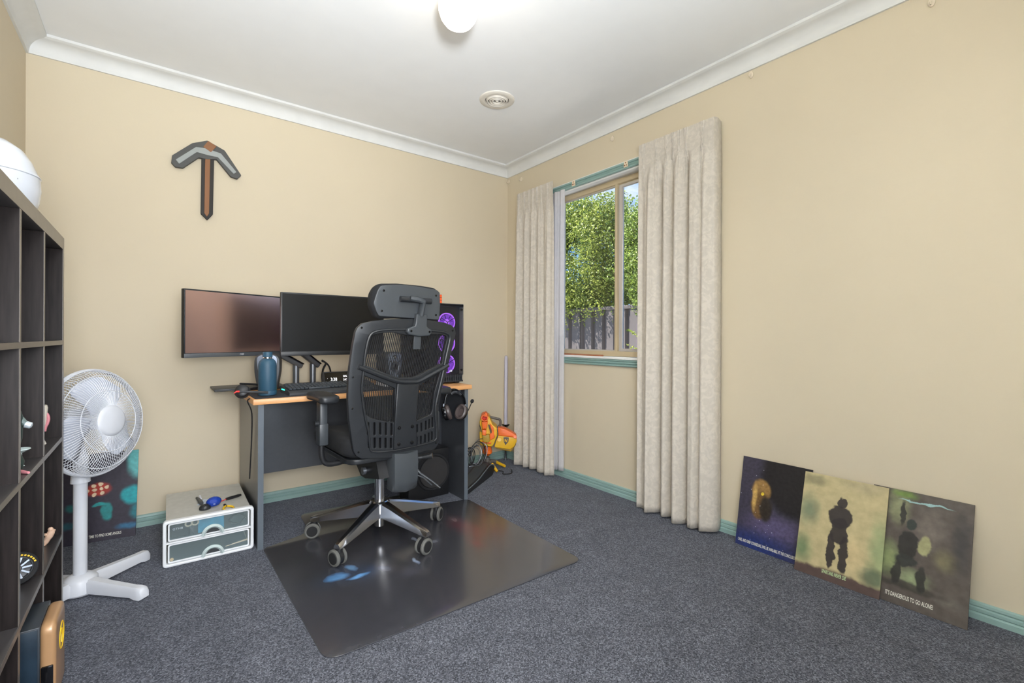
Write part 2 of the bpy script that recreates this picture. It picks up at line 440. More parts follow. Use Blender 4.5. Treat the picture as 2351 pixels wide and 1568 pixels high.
tag(obj('wooden_stick', cyl(new_bm(), a, b, 0.0085, 0.0075, 10), M_stick), 'brown wooden stick lying along the window sill', 'stick')
M_hook = mat('clear_hook', srgb(228, 214, 192), 0.3)
hk = [(1168, 417), (1197, 412), (1406, 318), (1724, 172), (2139, 5)]
hl = ['small hook in the room corner under the cornice, with a tail hanging', 'small cream hook just right of the corner, over the left curtain', 'small cream hook on the wall above the window',
      'small cream hook on the bare wall right of the right curtain', 'small cream hook at the top right, close under the cornice']
for p, lb in zip(hk, hl):
    c = atX(p, XR - 0.005)
    t_ = thing('wall_hook', lb, 'hook', c, 0, 'hooks along the window wall')
    disc = flat([(0.011 * math.cos(k * math.pi / 8), 0.017 * math.sin(k * math.pi / 8)) for k in range(16)], (), 0.003, 0.001)
    obj('pad', remap(disc, lambda v, c=c: Vector((XR - 0.004 + v.z, c.y + v.x, c.z + v.y))), M_hook, t_)
    obj('prong', tube(new_bm(), [c + Vector(q) for q in ((-0.002, 0, 0.004), (-0.008, 0, -0.004), (-0.012, 0, -0.014), (-0.017, 0, -0.013), (-0.020, 0, -0.006))], 0.0028, 6), M_hook, t_)

# ------------------------------------------------------------------ outside: ground, fence, hedge trees
rng = np.random.default_rng(7); random.seed(7)
GZ = -0.30
struct('ground', box(new_bm(), (XR + 0.16, -6, GZ - 0.1), (14, 16, GZ)), mat('gravel', srgb(214, 210, 202), 0.9, bump=0.5, bscale=60, var=0.3, vscale=40))
M_fence = mat('fence_steel', srgb(84, 79, 80), 0.5, var=0.08, vscale=4)
FX, FT = 4.8, 1.40
fence = thing('fence', 'dark grey ribbed steel fence beyond the window, below the hedge', 'fence', (FX, 4.5, GZ))
pw = 2.2
for k in range(-1, 5):
    y0 = 0.3 + k * pw; prof = []
    n = 11; pitch = (pw - 0.06) / n
    for i in range(n):
        yy = y0 + 0.03 + i * pitch
        prof += [(0.0, yy), (0.0, yy + pitch * 0.58), (0.038, yy + pitch * 0.70), (0.038, yy + pitch * 0.88)]
    prof.append((0.0, y0 + pw - 0.03))
    bm = new_bm()
    front = [(FX + a, y) for a, y in prof]; back = [(FX + a + 0.004, y) for a, y in reversed(prof)]
    prism(bm, [(x, y, GZ) for x, y in front + back], (0, 0, FT - GZ))
    obj('fence_panel', bm, M_fence, fence, smooth=False)
    obj('fence_post', box(new_bm(), (FX - 0.02, y0 - 0.025, GZ), (FX + 0.06, y0 + 0.025, FT + 0.01), 0.004), M_fence, fence)
obj('top_rail', box(new_bm(), (FX - 0.015, 0.3 - pw, FT - 0.03), (FX + 0.055, 0.3 + 5 * pw, FT + 0.015), 0.004), M_fence, fence)

def leaf_mat(name, c1, c2):
    m = bpy.data.materials.new(name); m.use_nodes = True; t = m.node_tree; b = t.nodes['Principled BSDF']
    g = t.nodes.new('ShaderNodeNewGeometry'); r = t.nodes.new('ShaderNodeValToRGB')
    r.color_ramp.elements[0].color = (*c1, 1); r.color_ramp.elements[1].color = (*c2, 1)
    t.links.new(g.outputs['Random Per Island'], r.inputs[0]); t.links.new(r.outputs[0], b.inputs['Base Color'])
    b.inputs['Roughness'].default_value = 0.45
    tl = t.nodes.new('ShaderNodeBsdfTranslucent'); t.links.new(r.outputs[0], tl.inputs[0])
    ms = t.nodes.new('ShaderNodeMixShader'); ms.inputs[0].default_value = 0.35
    t.links.new(b.outputs[0], ms.inputs[1]); t.links.new(tl.outputs[0], ms.inputs[2]); t.links.new(ms.outputs[0], t.nodes['Material Output'].inputs[0])
    return m
M_leaf = leaf_mat('hedge_leaf', srgb(74, 100, 34), srgb(176, 186, 92))
M_leaf2 = leaf_mat('hedge_leaf_dark', srgb(66, 92, 40), srgb(150, 172, 80))
M_bark = mat('bark', srgb(92, 76, 60), 0.9, bump=0.5, bscale=40, var=0.2)

def foliage(pts, nrm, size):
    """one small folded leaf (two triangles pairs) at every point"""
    n = len(pts)
    d = nrm + rng.normal(0, 0.75, (n, 3)); d /= np.linalg.norm(d, axis=1)[:, None]
    a = rng.normal(0, 1, (n, 3)); a -= d * (a * d).sum(1)[:, None]; a /= np.linalg.norm(a, axis=1)[:, None]
    b = np.cross(d, a); s = size * rng.uniform(0.65, 1.3, (n, 1))
    tip, base = pts + a * s, pts - a * s
    l, r = pts + b * s * 0.55 + d * s * 0.15, pts - b * s * 0.55 + d * s * 0.15
    V = np.stack([base, l, tip, r], 1).reshape(-1, 3)
    Fc = np.arange(4 * n).reshape(-1, 4)
    me = bpy.data.meshes.new('foliage'); me.from_pydata(V.tolist(), [], Fc.tolist()); me.update(); return me

def hedge_tree(y, x, rad, z0, z1, n, label, m, seed):
    global rng
    rng = np.random.default_rng(seed)
    t_ = thing('hedge_tree', label, 'tree', (x, y, GZ), 0, 'hedge trees over the fence')
    obj('trunk', tube(new_bm(), [(x + 0.45, y, GZ), (x + 0.4, y + 0.05, 0.5), (x + 0.3, y - 0.05, 1.5), (x + 0.2, y, z1 * 0.8)], [0.07, 0.06, 0.05, 0.02], 8), M_bark, t_)
    # clumps scattered over a rounded crown, leaves on every clump
    nc = 230; cl = []
    for k in range(nc):
        v = rng.normal(0, 1, 3); v /= np.linalg.norm(v)
        rr = rng.uniform(0.55, 1.0) ** 0.5
        hz = (z1 - z0) / 2
        cl.append([x + v[0] * rad * 0.75 * rr, y + v[1] * rad * rr, (z0 + z1) / 2 + np.sign(v[2]) * abs(v[2]) ** 0.7 * hz * rr])
    cl = np.array(cl); k = rng.integers(0, nc, n)
    v = rng.normal(0, 1, (n, 3)); v /= np.linalg.norm(v, axis=1)[:, None]
    cr_ = rng.uniform(0.13, 0.27, nc)[k][:, None]
    pts = cl[k] + v * cr_ * rng.uniform(0.75, 1.05, (n, 1)) * np.array([1, 1, 1.15])
    # loose twigs over the top and hanging from the lower edge
    tw = []; 
    for q in range(46):
        up = rng.random() < 0.62
        yy = y + rng.uniform(-rad * 0.9, rad * 0.9); xx = x + rng.uniform(-0.6, 0.2) * rad
        zz = (z1 - 0.18 if up else z0 + 0.12); ln = rng.uniform(0.15, 0.42)
        dr = np.array([rng.normal(0, 0.25), rng.normal(0, 0.35), 1.0 if up else -1.0]); dr /= np.linalg.norm(dr)
        for s in np.linspace(0, ln, 34):
            tw.append(np.array([xx, yy, zz]) + dr * s + rng.normal(0, 0.018, 3))
    tw = np.array(tw)
    P = np.concatenate([pts, tw]); Nn = np.concatenate([v, rng.normal(0, 1, (len(tw), 3))])
    keep = (P[:, 0] > FX + 0.1) | (P[:, 2] > z0 - 0.35)
    f = obj('foliage', foliage(P[keep], Nn[keep], 0.0185), m, t_, smooth=False); f['kind'] = 'stuff'
hedge_tree(4.90, 5.10, 0.90, 1.36, 2.92, 80000, 'bushy small-leaved green tree filling the left window pane', M_leaf, 5)
hedge_tree(3.45, 5.15, 0.75, 1.34, 2.70, 60000, 'bushy green tree seen through the right window pane', M_leaf2, 8)
sp = thing('shrub', 'small bright green shrub low in the window beside the right curtain', 'shrub', (4.3, 3.12, GZ))
rng = np.random.default_rng(4); stem = new_bm(); pts = []
obj('stem', tube(stem, [(4.3, 3.12, GZ), (4.3, 3.12, 0.3), (4.29, 3.14, 0.95)], 0.012, 6), M_bark, sp)
for q in range(40):
    a = rng.uniform(0, 2 * math.pi); l = rng.uniform(0.15, 0.32); zz = rng.uniform(0.1, 0.98)
    for s in np.linspace(0.1, l, 14):
        pts.append([4.3 + math.cos(a) * s, 3.12 + math.sin(a) * s, zz + s * 0.5 + rng.normal(0, 0.006)])
pts = np.array(pts); o = obj('foliage', foliage(pts, rng.normal(0, 1, pts.shape), 0.020), M_leaf, sp, smooth=False); o['kind'] = 'stuff'

# ------------------------------------------------------------------ curtains
def cloth_mat(name, col, damask):
    m = bpy.data.materials.new(name); m.use_nodes = True; t = m.node_tree; b = t.nodes['Principled BSDF']
    co = t.nodes.new('ShaderNodeTexCoord')
    n = t.nodes.new('ShaderNodeTexNoise'); n.inputs['Scale'].default_value = 26 if damask else 30; n.inputs['Detail'].default_value = 5; n.inputs['Distortion'].default_value = 1.8 if damask else 0.2
    t.links.new(co.outputs['Object'], n.inputs[0])
    r = t.nodes.new('ShaderNodeValToRGB'); e = r.color_ramp.elements
    e[0].position = 0.44; e[0].color = (*[c * (0.89 if damask else 0.97) for c in col], 1); e[1].position = 0.60; e[1].color = (*col, 1)
    t.links.new(n.outputs['Fac'], r.inputs[0]); t.links.new(r.outputs[0], b.inputs['Base Color'])
    b.inputs['Roughness'].default_value = 0.75; b.inputs['Sheen Weight'].default_value = 0.15
    n2 = t.nodes.new('ShaderNodeTexNoise'); n2.inputs['Scale'].default_value = 60; n2.inputs['Distortion'].default_value = 1.5
    t.links.new(co.outputs['Object'], n2.inputs[0])
    bp = t.nodes.new('ShaderNodeBump'); bp.inputs['Strength'].default_value = 0.25; bp.inputs['Distance'].default_value = 0.004
    t.links.new(n2.outputs['Fac'], bp.inputs['Height']); t.links.new(bp.outputs[0], b.inputs['Normal'])
    tl = t.nodes.new('ShaderNodeBsdfTranslucent'); t.links.new(r.outputs[0], tl.inputs[0])
    ms = t.nodes.new('ShaderNodeMixShader'); ms.inputs[0].default_value = 0.12 if damask else 0.55
    t.links.new(b.outputs[0], ms.inputs[1]); t.links.new(tl.outputs[0], ms.inputs[2]); t.links.new(ms.outputs[0], t.nodes['Material Output'].inputs[0])
    return m
M_curt = cloth_mat('damask_cloth', srgb(218, 209, 196), True)
M_sheer = cloth_mat('sheer_cloth', srgb(240, 238, 240), False)

def curtain(name, label, y_far, y_near, x0, z_top, z_bot, folds, amp, m, seed, ret_far=False, ret_near=False, pleat=True, flare=0.0, top_drop=0.0, wid=None):
    """folds = list of (fraction of the width, depth) of each pleat valley/ridge"""
    rnd = random.Random(seed)
    n = 320; rows = 110; P = []; pls = [0.06, 0.22, 0.36, 0.47, 0.58, 0.70, 0.86] if ret_far else [0.07, 0.26, 0.40, 0.49, 0.57, 0.66, 0.86]
    ph = [rnd.uniform(0, 6.28) for _ in range(4)]
    for i in range(rows + 1):
        v = i / rows                                         # 0 at the top
        z = z_top + (z_bot - z_top) * (v ** 1.9)
        row = []
        fl = 1 + flare * v
        for j in range(n + 1):
            s = j / n
            ss = s + 0.018 * math.sin(2 * math.pi * s * 2 + ph[0]) * v
            wv = 0
            for c, wd, d in folds:                            # rounded folds
                q = (ss - c) / wd
                wv += d * math.exp(-q * q)
            wv += 0.18 * math.sin(2 * math.pi * 5.3 * ss + ph[1]) * (0.4 + 0.6 * v) + 0.10 * math.sin(2 * math.pi * 11 * ss + ph[2] + 1.5 * v)
            x = x0 - amp * wv * (0.55 + 0.55 * v)
            if pleat:                                         # pinched heading tape
                dt = z_top - z                                # distance below the top edge
                hd = 1.0 if dt < 0.10 else math.exp(-((dt - 0.10) / 0.10) ** 2)
                x = x * (1 - hd) + (x0 - 0.010) * hd
                for ck in pls:
                    wk = 0.034 - 0.022 * min(dt / 0.095, 1) if dt < 0.095 else 0.012 + 0.05 * min((dt - 0.095) / 0.30, 1)
                    q = (s - ck) / wk
                    if abs(q) < 1:
                        am = 0.006 if dt < 0.095 else 0.007 * math.exp(-((dt - 0.095) / 0.22) ** 2)
                        x -= am * (0.35 + 0.65 * math.cos(3 * math.pi * q)) * (1 - q * q)
            mid = (y_far + y_near) / 2; y = y_far + (y_near - y_far) * s
            y = mid + (y - mid) * fl
            zz = z - (top_drop * (0.5 - abs(s - 0.5)) * (1 - v) if pleat else 0) + (0.004 * math.sin(9 * s + ph[3]) if v > 0.97 else 0)
            row.append(Vector((min(x, XR - 0.012), y, zz)))
        if ret_near:                                          # the side that turns back to the wall
            e = row[-1]; row += [Vector((e.x + (XR - 0.012 - e.x) * k / 5, e.y - 0.006 * math.sin(k), e.z)) for k in range(1, 6)]
        if ret_far:
            e = row[0]; row = [Vector((e.x + (XR - 0.012 - e.x) * k / 5, e.y, e.z)) for k in range(5, 0, -1)] + row
        P.append(row)
    bm = grid(new_bm(), P)
    o = obj(name, bm, m, None, True, angle=60)
    md = o.modifiers.new('thickness', 'SOLIDIFY'); md.thickness = 0.003 if pleat else 0.001
    return o
fl_L = [(0.04, 0.05, 0.9), (0.17, 0.05, -0.7), (0.27, 0.045, 0.8), (0.37, 0.035, -0.6), (0.46, 0.045, 0.7), (0.56, 0.03, -0.6), (0.64, 0.04, 0.6), (0.72, 0.03, -0.3), (0.85, 0.10, 0.55)]
o = curtain('curtain', '', 2.885, 2.475, 2.262, 2.112, 0.012, fl_L, 0.044, M_curt, 3, ret_far=True, flare=0.03)
tag(o, 'full-length cream damask curtain left of the window, next to the corner', 'curtain', 'cream damask curtains')
fl_R = [(0.05, 0.08, 0.2), (0.20, 0.07, 0.9), (0.33, 0.03, -0.8), (0.41, 0.035, 0.7), (0.49, 0.03, -0.5), (0.57, 0.05, 0.9), (0.68, 0.025, -1.1), (0.78, 0.07, 0.9), (0.93, 0.06, 0.7)]
o = curtain('curtain', '', 1.727, 1.268, 2.262, 2.118, 0.010, fl_R, 0.050, M_curt, 9, ret_near=True, flare=0.02)
tag(o, 'full-length cream damask curtain right of the window, turning back to the wall', 'curtain', 'cream damask curtains')
fl_S = [(0.1, 0.1, 0.8), (0.4, 0.08, -0.9), (0.55, 0.06, 0.9), (0.72, 0.05, -1.0), (0.88, 0.07, 0.8)]
o = curtain('sheer_curtain', '', 2.62, 2.405, 2.305, 2.045, 0.050, fl_S, 0.016, M_sheer, 5, pleat=False)
tag(o, 'narrow white sheer curtain hanging just right of the left cream curtain', 'curtain', 'sheer curtains')
o = curtain('sheer_curtain', '', 1.770, 1.50, 2.312, 2.045, 0.050, fl_S, 0.010, M_sheer, 15, pleat=False)
tag(o, 'white sheer curtain mostly hidden behind the right cream curtain', 'curtain', 'sheer curtains')

# ------------------------------------------------------------------ ceiling fittings
M_globe = mat('lamp_glass', (1.0, 0.96, 0.9), 0.3, emit=(1.0, 0.88, 0.72), estr=7.0)
lp = thing('ceiling_lamp', 'round lit glass lamp globe at the top edge of the picture', 'lamp', (0.937, 1.574, ZC))
gp = [(0.004, -0.205), (0.03, -0.201), (0.052, -0.188), (0.068, -0.166), (0.077, -0.138), (0.078, -0.110), (0.072, -0.080), (0.058, -0.055), (0.048, -0.045)]
obj('globe', lathe(new_bm(), gp, (0.937, 1.574, ZC), 32), M_globe, lp)
obj('base', lathe(new_bm(), [(0.058, -0.046), (0.062, -0.03), (0.062, 0.0)], (0.937, 1.574, ZC), 32), M_white, lp)
M_vent = mat('vent_plastic', srgb(226, 220, 210), 0.45)
M_dark = mat('dark_cavity', srgb(70, 62, 52), 0.9)
vc = (1.607, 2.254, ZC)
vt = thing('ceiling_vent', 'round ceiling vent with concentric rings', 'vent', vc)
obj('outer_ring', lathe(new_bm(), [(0.069, -0.002), (0.072, -0.010), (0.092, -0.012), (0.103, -0.006), (0.104, 0.0), (0.069, 0.0)], vc, 40, torus=True), M_vent, vt)
obj('backing', cyl(new_bm(), (vc[0], vc[1], ZC - 0.0015), (vc[0], vc[1], ZC - 0.0005), 0.070, seg=32), M_dark, vt)
for r in (0.058, 0.043, 0.028):
    obj('ring', lathe(new_bm(), [(r - 0.004, -0.003), (r - 0.002, -0.016), (r, -0.016), (r + 0.008, -0.003)], vc, 36, torus=True), M_vent, vt)
obj('centre_cap', lathe(new_bm(), [(0.001, -0.016), (0.008, -0.014), (0.014, -0.003)], vc, 20), M_vent, vt)

# ------------------------------------------------------------------ pickaxe ornament: a plain one of the same size and colours
M_pd = mat('dark_grey_foam', srgb(84, 84, 82), 0.7, bump=0.1); M_pl = mat('light_grey_foam', srgb(158, 162, 160), 0.7)
M_pb = mat('brown_foam', srgb(142, 98, 66), 0.7); M_pk = mat('black_foam', srgb(50, 47, 44), 0.7)
PYW = YB - 0.004
def wallpoly(px_pts, th, name, m, parent, lift=0.0, r=0.004):
    q = [atY(p, PYW - 0.02) for p in px_pts]
    bm = flat(round_poly([(v.x, v.z) for v in q], r), (), th / 2, 0.002)
    remap(bm, lambda c: Vector((c.x, PYW - lift - th / 2 - c.z, c.y)))
    return obj(name, bm, m, parent)
pk = thing('toy_pickaxe', 'grey, black and brown toy pickaxe hanging on the back wall', 'ornament', atY((476, 420), PYW))
wallpoly([(463, 356), (492, 358), (489, 492), (476, 505), (461, 490)], 0.018, 'handle', M_pk, pk)
wallpoly([(471, 362), (483, 363), (480, 490), (475, 498), (469, 489)], 0.003, 'handle_stripe', M_pb, pk, 0.018)
hd_ = wallpoly([(476, 323), (516, 346), (554, 403), (545, 411), (530, 406), (497, 366), (476, 366), (456, 362), (420, 386), (402, 383), (393, 373), (395, 357), (441, 329)], 0.022, 'head', M_pd, pk, 0.002)
wallpoly([(472, 341), (484, 345), (507, 353), (543, 396), (536, 400), (500, 362), (476, 357), (452, 350), (411, 377), (403, 367), (450, 338)], 0.003, 'head_stripe', M_pl, pk, 0.024)
wallpoly([(478, 324), (497, 337), (484, 351), (466, 338)], 0.004, 'head_cap', M_pb, pk, 0.024)

# ------------------------------------------------------------------ desk
M_beech = mat('beech_laminate', srgb(218, 160, 104), 0.4, var=0.12, vscale=6, stretch=(1, 14, 14), bump=0.03)
M_iron = mat('ironstone_laminate', srgb(62, 64, 68), 0.28, var=0.06, vscale=60, bump=0.01, bscale=300, spec=0.7)
M_edge = mat('grey_edging', srgb(92, 100, 108), 0.4)
M_blk = mat('black_plastic', srgb(30, 30, 32), 0.42, bump=0.04, bscale=500)
M_blk2 = mat('black_gloss', srgb(16, 16, 18), 0.15)
M_grey = mat('dark_grey_plastic', srgb(62, 64, 67), 0.42, bump=0.03, bscale=400)
M_mid = mat('grey_metal', srgb(120, 124, 130), 0.35, 0.7)
M_chrome = mat('polished_aluminium', srgb(205, 206, 210), 0.22, 1.0, var=0.03)
M_rub = mat('matt_rubber', srgb(24, 24, 26), 0.8)
ZT = 0.706
desk = thing('desk', 'office desk with beech top and dark grey panels against the back wall', 'desk', (0.956, 2.74, 0))
obj('desktop', box(new_bm(), (0.364, 2.423, ZT - 0.026), (1.548, 3.03, ZT), 0.0025), M_beech, desk)
for x0, fx in ((0.388, 0.412), (1.512, 1.536)):
    pn = obj('side_panel', box(new_bm(), (x0, 2.452, 0), (fx, 3.02, ZT - 0.026)), M_iron, desk, smooth=False)
    obj('edge_strip', box(new_bm(), (x0, 2.449, 0), (fx, 2.452, ZT - 0.026)), M_edge, pn, smooth=False)
obj('modesty_panel', box(new_bm(), (0.412, 2.74, 0.277), (1.512, 2.757, ZT - 0.026)), M_iron, desk, smooth=False)

M_mat = mat('desk_mat_cloth', srgb(44, 44, 50), 0.85, bump=0.1, bscale=600)
tag(obj('desk_mat', remap(flat(rrect(0.374, 2.434, 1.28, 2.76, 0.012), (), 0.0015, 0.0005), lambda c: Vector((c.x, c.y, ZT + 0.0017 + c.z))), M_mat),
    'long black cloth mat along the front of the desk top', 'desk mat')
ZM = ZT + 0.0034
lt = thing('laptop', 'thin black closed laptop overhanging the desk left end, behind the speaker', 'laptop', (0.42, 2.92, ZT))
obj('base', box(new_bm(), (0.252, 2.86, ZT + 0.001), (0.60, 3.09, ZT + 0.008), 0.002), M_blk, lt)
obj('lid', box(new_bm(), (0.252, 2.86, ZT + 0.0085), (0.60, 3.09, ZT + 0.013), 0.0015), M_grey, lt)

# ------------------------------------------------------------------ monitors on arms
def screen_mat(name, tint, rough):
    m = bpy.data.materials.new(name); m.use_nodes = True; t = m.node_tree; b = t.nodes['Principled BSDF']
    n = t.nodes.new('ShaderNodeTexNoise'); n.inputs['Scale'].default_value = 1500
    mr = t.nodes.new('ShaderNodeMapRange'); mr.inputs[3].default_value = rough * 0.9; mr.inputs[4].default_value = rough * 1.1
    t.links.new(n.outputs['Fac'], mr.inputs[0]); t.links.new(mr.outputs[0], b.inputs['Roughness'])
    b.inputs['Base Color'].default_value = (*tint, 1); b.inputs['Specular IOR Level'].default_value = 0.4
    return m
M_scr1 = screen_mat('satin_screen', srgb(232, 196, 190), 0.30)
M_scr1.node_tree.nodes['Principled BSDF'].inputs['Metallic'].default_value = 1.0
M_scr2 = screen_mat('dark_screen', srgb(14, 14, 14), 0.38)
def monitor(bl, br, ztop, zbot, label, scr, chin, chin_m):
    bl, br = Vector((*bl, 0)), Vector((*br, 0)); W = (br - bl).length; x = (br - bl).normalized(); n = Vector((x.y, -x.x, 0))
    H = ztop - zbot
    M = basis((bl.x, bl.y, zbot), x, (0, 0, 1), n)             # local x along, y up, z towards the room
    t_ = thing('monitor', label, 'monitor', M=M, group='desk monitors')
    obj('housing', box(new_bm(), (0, 0, -0.024), (W, H, 0), 0.003), M_blk, t_, local=True)
    obj('screen', box(new_bm(), (0.006, chin + 0.002, -0.001), (W - 0.006, H - 0.007, 0.0012)), scr, t_, local=True, smooth=False)
    obj('bezel', box(new_bm(), (0, 0, 0.0), (W, chin, 0.003), 0.001), chin_m, t_, local=True)
    obj('back_bulge', box(new_bm(), (W * 0.3, H * 0.25, -0.05), (W * 0.7, H * 0.75, -0.022), 0.01), M_blk, t_, local=True)
    return t_, M, W, H
mon1, M1, W1, H1 = monitor((0.114, 2.690), (0.590, 2.918), 1.222, 0.893, 'left monitor turned inwards, faint pink glare on its dark screen', M_scr1, 0.020, M_mid)
obj('lettering', remap(text('MSI', 0.013, xs=1.1, shear=0.3, align='CENTER'), lambda c: Vector((c.x + W1 * 0.53, c.y + 0.006, 0.0035 + c.z))), mat('silver_print', srgb(190, 190, 195), 0.4), mon1, local=True)
mon2, M2, W2, H2 = monitor((0.520, 2.632), (1.085, 2.668), 1.226, 0.896, 'right monitor with blank black screen, partly behind the chair headrest', M_scr2, 0.022, M_blk)

def arm(base, tip, label, low):
    t_ = thing('monitor_arm', label, 'monitor arm', base, 0, 'monitor arms')  # gas-spring monitor arm clamped to the desk
    b = Vector(base)
    obj('clamp_base', box(new_bm(), (b.x - 0.05, b.y - 0.045, ZT), (b.x + 0.05, b.y + 0.045, ZT + 0.014), 0.004), M_grey, t_)
    obj('post', cyl(new_bm(), b + Vector((0, 0, 0.013)), b + Vector((0, 0, 0.085)), 0.0175, seg=20), M_mid, t_)
    obj('post_sleeve', cyl(new_bm(), b + Vector((0, 0, 0.085)), b + Vector((0, 0, 0.128)), 0.0178, seg=20), M_mid, t_)
    e0 = b + Vector((0.030, 0, 0.108)); e1 = Vector(tip)
    d = (e1 - e0).normalized(); up = Vector((0, 0, 1)); sd = d.cross(up).normalized(); nn = sd.cross(d)
    Mx = basis(e0, d, sd, nn); Ln = (e1 - e0).length
    obj('gas_arm', box(new_bm(), (0, -0.02, -0.010), (Ln, 0.02, 0.018), 0.008, 2, Mx), M_mid, t_)
    obj('cable_cover', box(new_bm(), (0, -0.017, 0.0185), (Ln, 0.017, 0.026), 0.003, 2, Mx), M_blk2, t_)
    obj('head', cyl(new_bm(), e1, Vector(low), 0.016, seg=14), M_blk, t_)
q1, q2 = atY((679.5, 870), 2.97), atY((718, 870), 2.97)
arm((q1.x, 2.97, ZT), (0.42, 2.955, 0.985), 'grey gas-spring arm holding the left monitor, nearer the bottle', (0.385, 2.88, 1.05))
arm((q2.x, 2.97, ZT), (0.60, 2.93, 0.975), 'grey gas-spring arm holding the right monitor, nearer the clock', (0.76, 2.71, 1.04))
cb = smooth_path([(0.81, 2.95, 0.85), (0.83, 2.94, 0.835), (0.815, 2.94, 0.80), (0.81, 2.945, 0.75), (0.82, 2.955, ZT + 0.006)], 5)
tag(obj('cable', tube(new_bm(), cb, 0.006, 6), M_rub), 'black cable hanging from the arm beside the clock', 'cable')
cb = smooth_path([(0.81, 2.955, 0.855), (0.845, 2.945, 0.825), (0.86, 2.945, 0.78), (0.855, 2.95, 0.73), (0.85, 2.96, ZT + 0.006)], 5)
tag(obj('cable', tube(new_bm(), cb, 0.0055, 6), M_rub), 'black cable dropping in a loop against the clock edge', 'cable')

# ------------------------------------------------------------------ things on the desk
def speaker(x, y, rot, label):
    M = Matrix.Translation((x, y, ZT + 0.001)) @ Matrix.Rotation(rot, 4, 'Z')
    t_ = thing('speaker', label, 'speaker', M=M, group='desk speakers')
    h = 0.195
    out_ = lambda s, dx=0: round_poly([(-0.040 * s, 0), (0.040 * s, 0), (0.056 * s, h * 0.55), (0.054 * s, h), (-0.054 * s, h), (-0.056 * s, h * 0.55)], [0.01, 0.01, 0.03, 0.045, 0.045, 0.03], 6)
    b = flat(out_(1.12), (), 0.055, 0.006)
    obj('cabinet', remap(b, lambda c: Vector((c.x, 0.055 + c.z - 0.03, max(c.y, 0.0)))), M_grey, t_, local=True)
    fp = flat(round_poly([(-0.020, 0.006), (0.020, 0.006), (0.046, h * 0.62), (0.050, h - 0.004), (-0.050, h - 0.004), (-0.046, h * 0.62)], [0.012, 0.012, 0.05, 0.045, 0.045, 0.05], 7), (), 0.005, 0.002)
    obj('face_plate', remap(fp, lambda c: Vector((c.x, -0.034 - c.z, c.y))), M_sp, t_, local=True)
    wf = obj('woofer', lathe(new_bm(), [(0.003, 0.002), (0.012, 0.004), (0.020, -0.003), (0.029, 0.003), (0.033, 0.005), (0.034, 0.0)], (0, -0.039, 0.105), 28, 'Y'), M_mid, t_, local=True)
    obj('woofer_cone', lathe(new_bm(), [(0.002, 0.0045), (0.011, 0.006), (0.018, 0.002)], (0, -0.039, 0.105), 20, 'Y'), M_blk, wf, local=True)
    obj('tweeter', remap(flat(round_poly([(-0.015, 0.012), (0.015, 0.012), (0.008, -0.010), (-0.008, -0.010)], 0.005), (), 0.002, 0.001), lambda c: Vector((c.x, -0.040 - c.z, c.y + 0.163))), M_blk2, t_, local=True)
    obj('dome', ball(new_bm(), (0, -0.041, 0.163), (0.007, 0.004, 0.007), 12, 8), M_chrome, t_, local=True)
    for sx, sz in ((-0.031, 0.138), (0.031, 0.138), (-0.017, 0.058), (0.017, 0.058)):
        obj('screw', cyl(new_bm(), (sx, -0.0385, sz), (sx, -0.041, sz), 0.004, seg=10), M_blk, t_, local=True)
M_sp = mat('blue_grey_plastic', srgb(140, 150, 168), 0.4, 0.2)
speaker(0.490, 2.800, math.radians(-16), 'grey speaker at the left of the desk, half behind the blue bottle')
speaker(1.190, 2.800, math.radians(10), 'grey speaker right of the monitors, seen through the chair mesh')

M_bot = mat('teal_powder_coat', srgb(44, 80, 102), 0.5, bump=0.12, bscale=700)
bt = thing('bottle', 'matt blue-teal drink bottle on the desk left front', 'bottle', (0.443, 2.543, ZM))
obj('body', lathe(new_bm(), [(0.034, 0), (0.0395, 0.003), (0.0405, 0.008), (0.0405, 0.0225), (0.0400, 0.0235), (0.0405, 0.0245), (0.0405, 0.140), (0.039, 0.155), (0.034, 0.168), (0.026, 0.176), (0.0205, 0.179)], (0.443, 2.543, ZM), 40), M_bot, bt)
obj('neck_ring', lathe(new_bm(), [(0.0195, 0.179), (0.0200, 0.184), (0.0195, 0.186)], (0.443, 2.543, ZM), 32), M_chrome, bt)
obj('cap', lathe(new_bm(), [(0.020, 0.186), (0.0218, 0.187), (0.0218, 0.208), (0.0205, 0.211), (0.002, 0.2115)], (0.443, 2.543, ZM), 32), M_bot, bt)

# keyboard
Mk = Matrix.Translation((0.748, 2.560, ZM)) @ Matrix.Rotation(math.radians(2.5), 4, 'Z')
kb = thing('keyboard', 'black keyboard with green edge lights on the desk mat', 'keyboard', M=Mk)
KW = 0.225
pr = [(-0.085, 0.0), (0.085, 0.0), (0.085, 0.034), (0.05, 0.034), (-0.055, 0.020), (-0.085, 0.010)]
obj('case', prism(new_bm(), [(-KW, y, z) for y, z in pr], (2 * KW, 0, 0)), M_grey, kb, local=True, smooth=False)
M_key = mat('keycap', srgb(52, 58, 64), 0.5)
kbm = new_bm(); box(kbm, (-0.0078, -0.0078, 0), (0.0078, 0.0078, 0.009), 0.0025, 1)
kme = bpy.data.meshes.new('key'); bmesh.ops.recalc_face_normals(kbm, faces=kbm.faces[:]); kbm.to_mesh(kme); kbm.free(); finish(kme, M_key)
for rI in range(6):
    y = -0.045 + rI * 0.0185 + (0.004 if rI == 5 else 0)
    z = 0.0215 + (y + 0.055) * 0.133
    cols = []
    x = -KW + 0.014
    while x < KW - 0.010:
        if rI == 0 and -0.125 < x < -0.02:
            x += 0.0187; continue
        if abs(x - 0.083) < 0.006 or abs(x - 0.150) < 0.006: x += 0.006
        cols.append(x); x += 0.0187
    for x in cols:
        k = bpy.data.objects.new('key', kme); C.objects.link(k); k.parent = kb
        k.location = (x, y, z); k.rotation_euler = (math.radians(7.5), 0, 0)
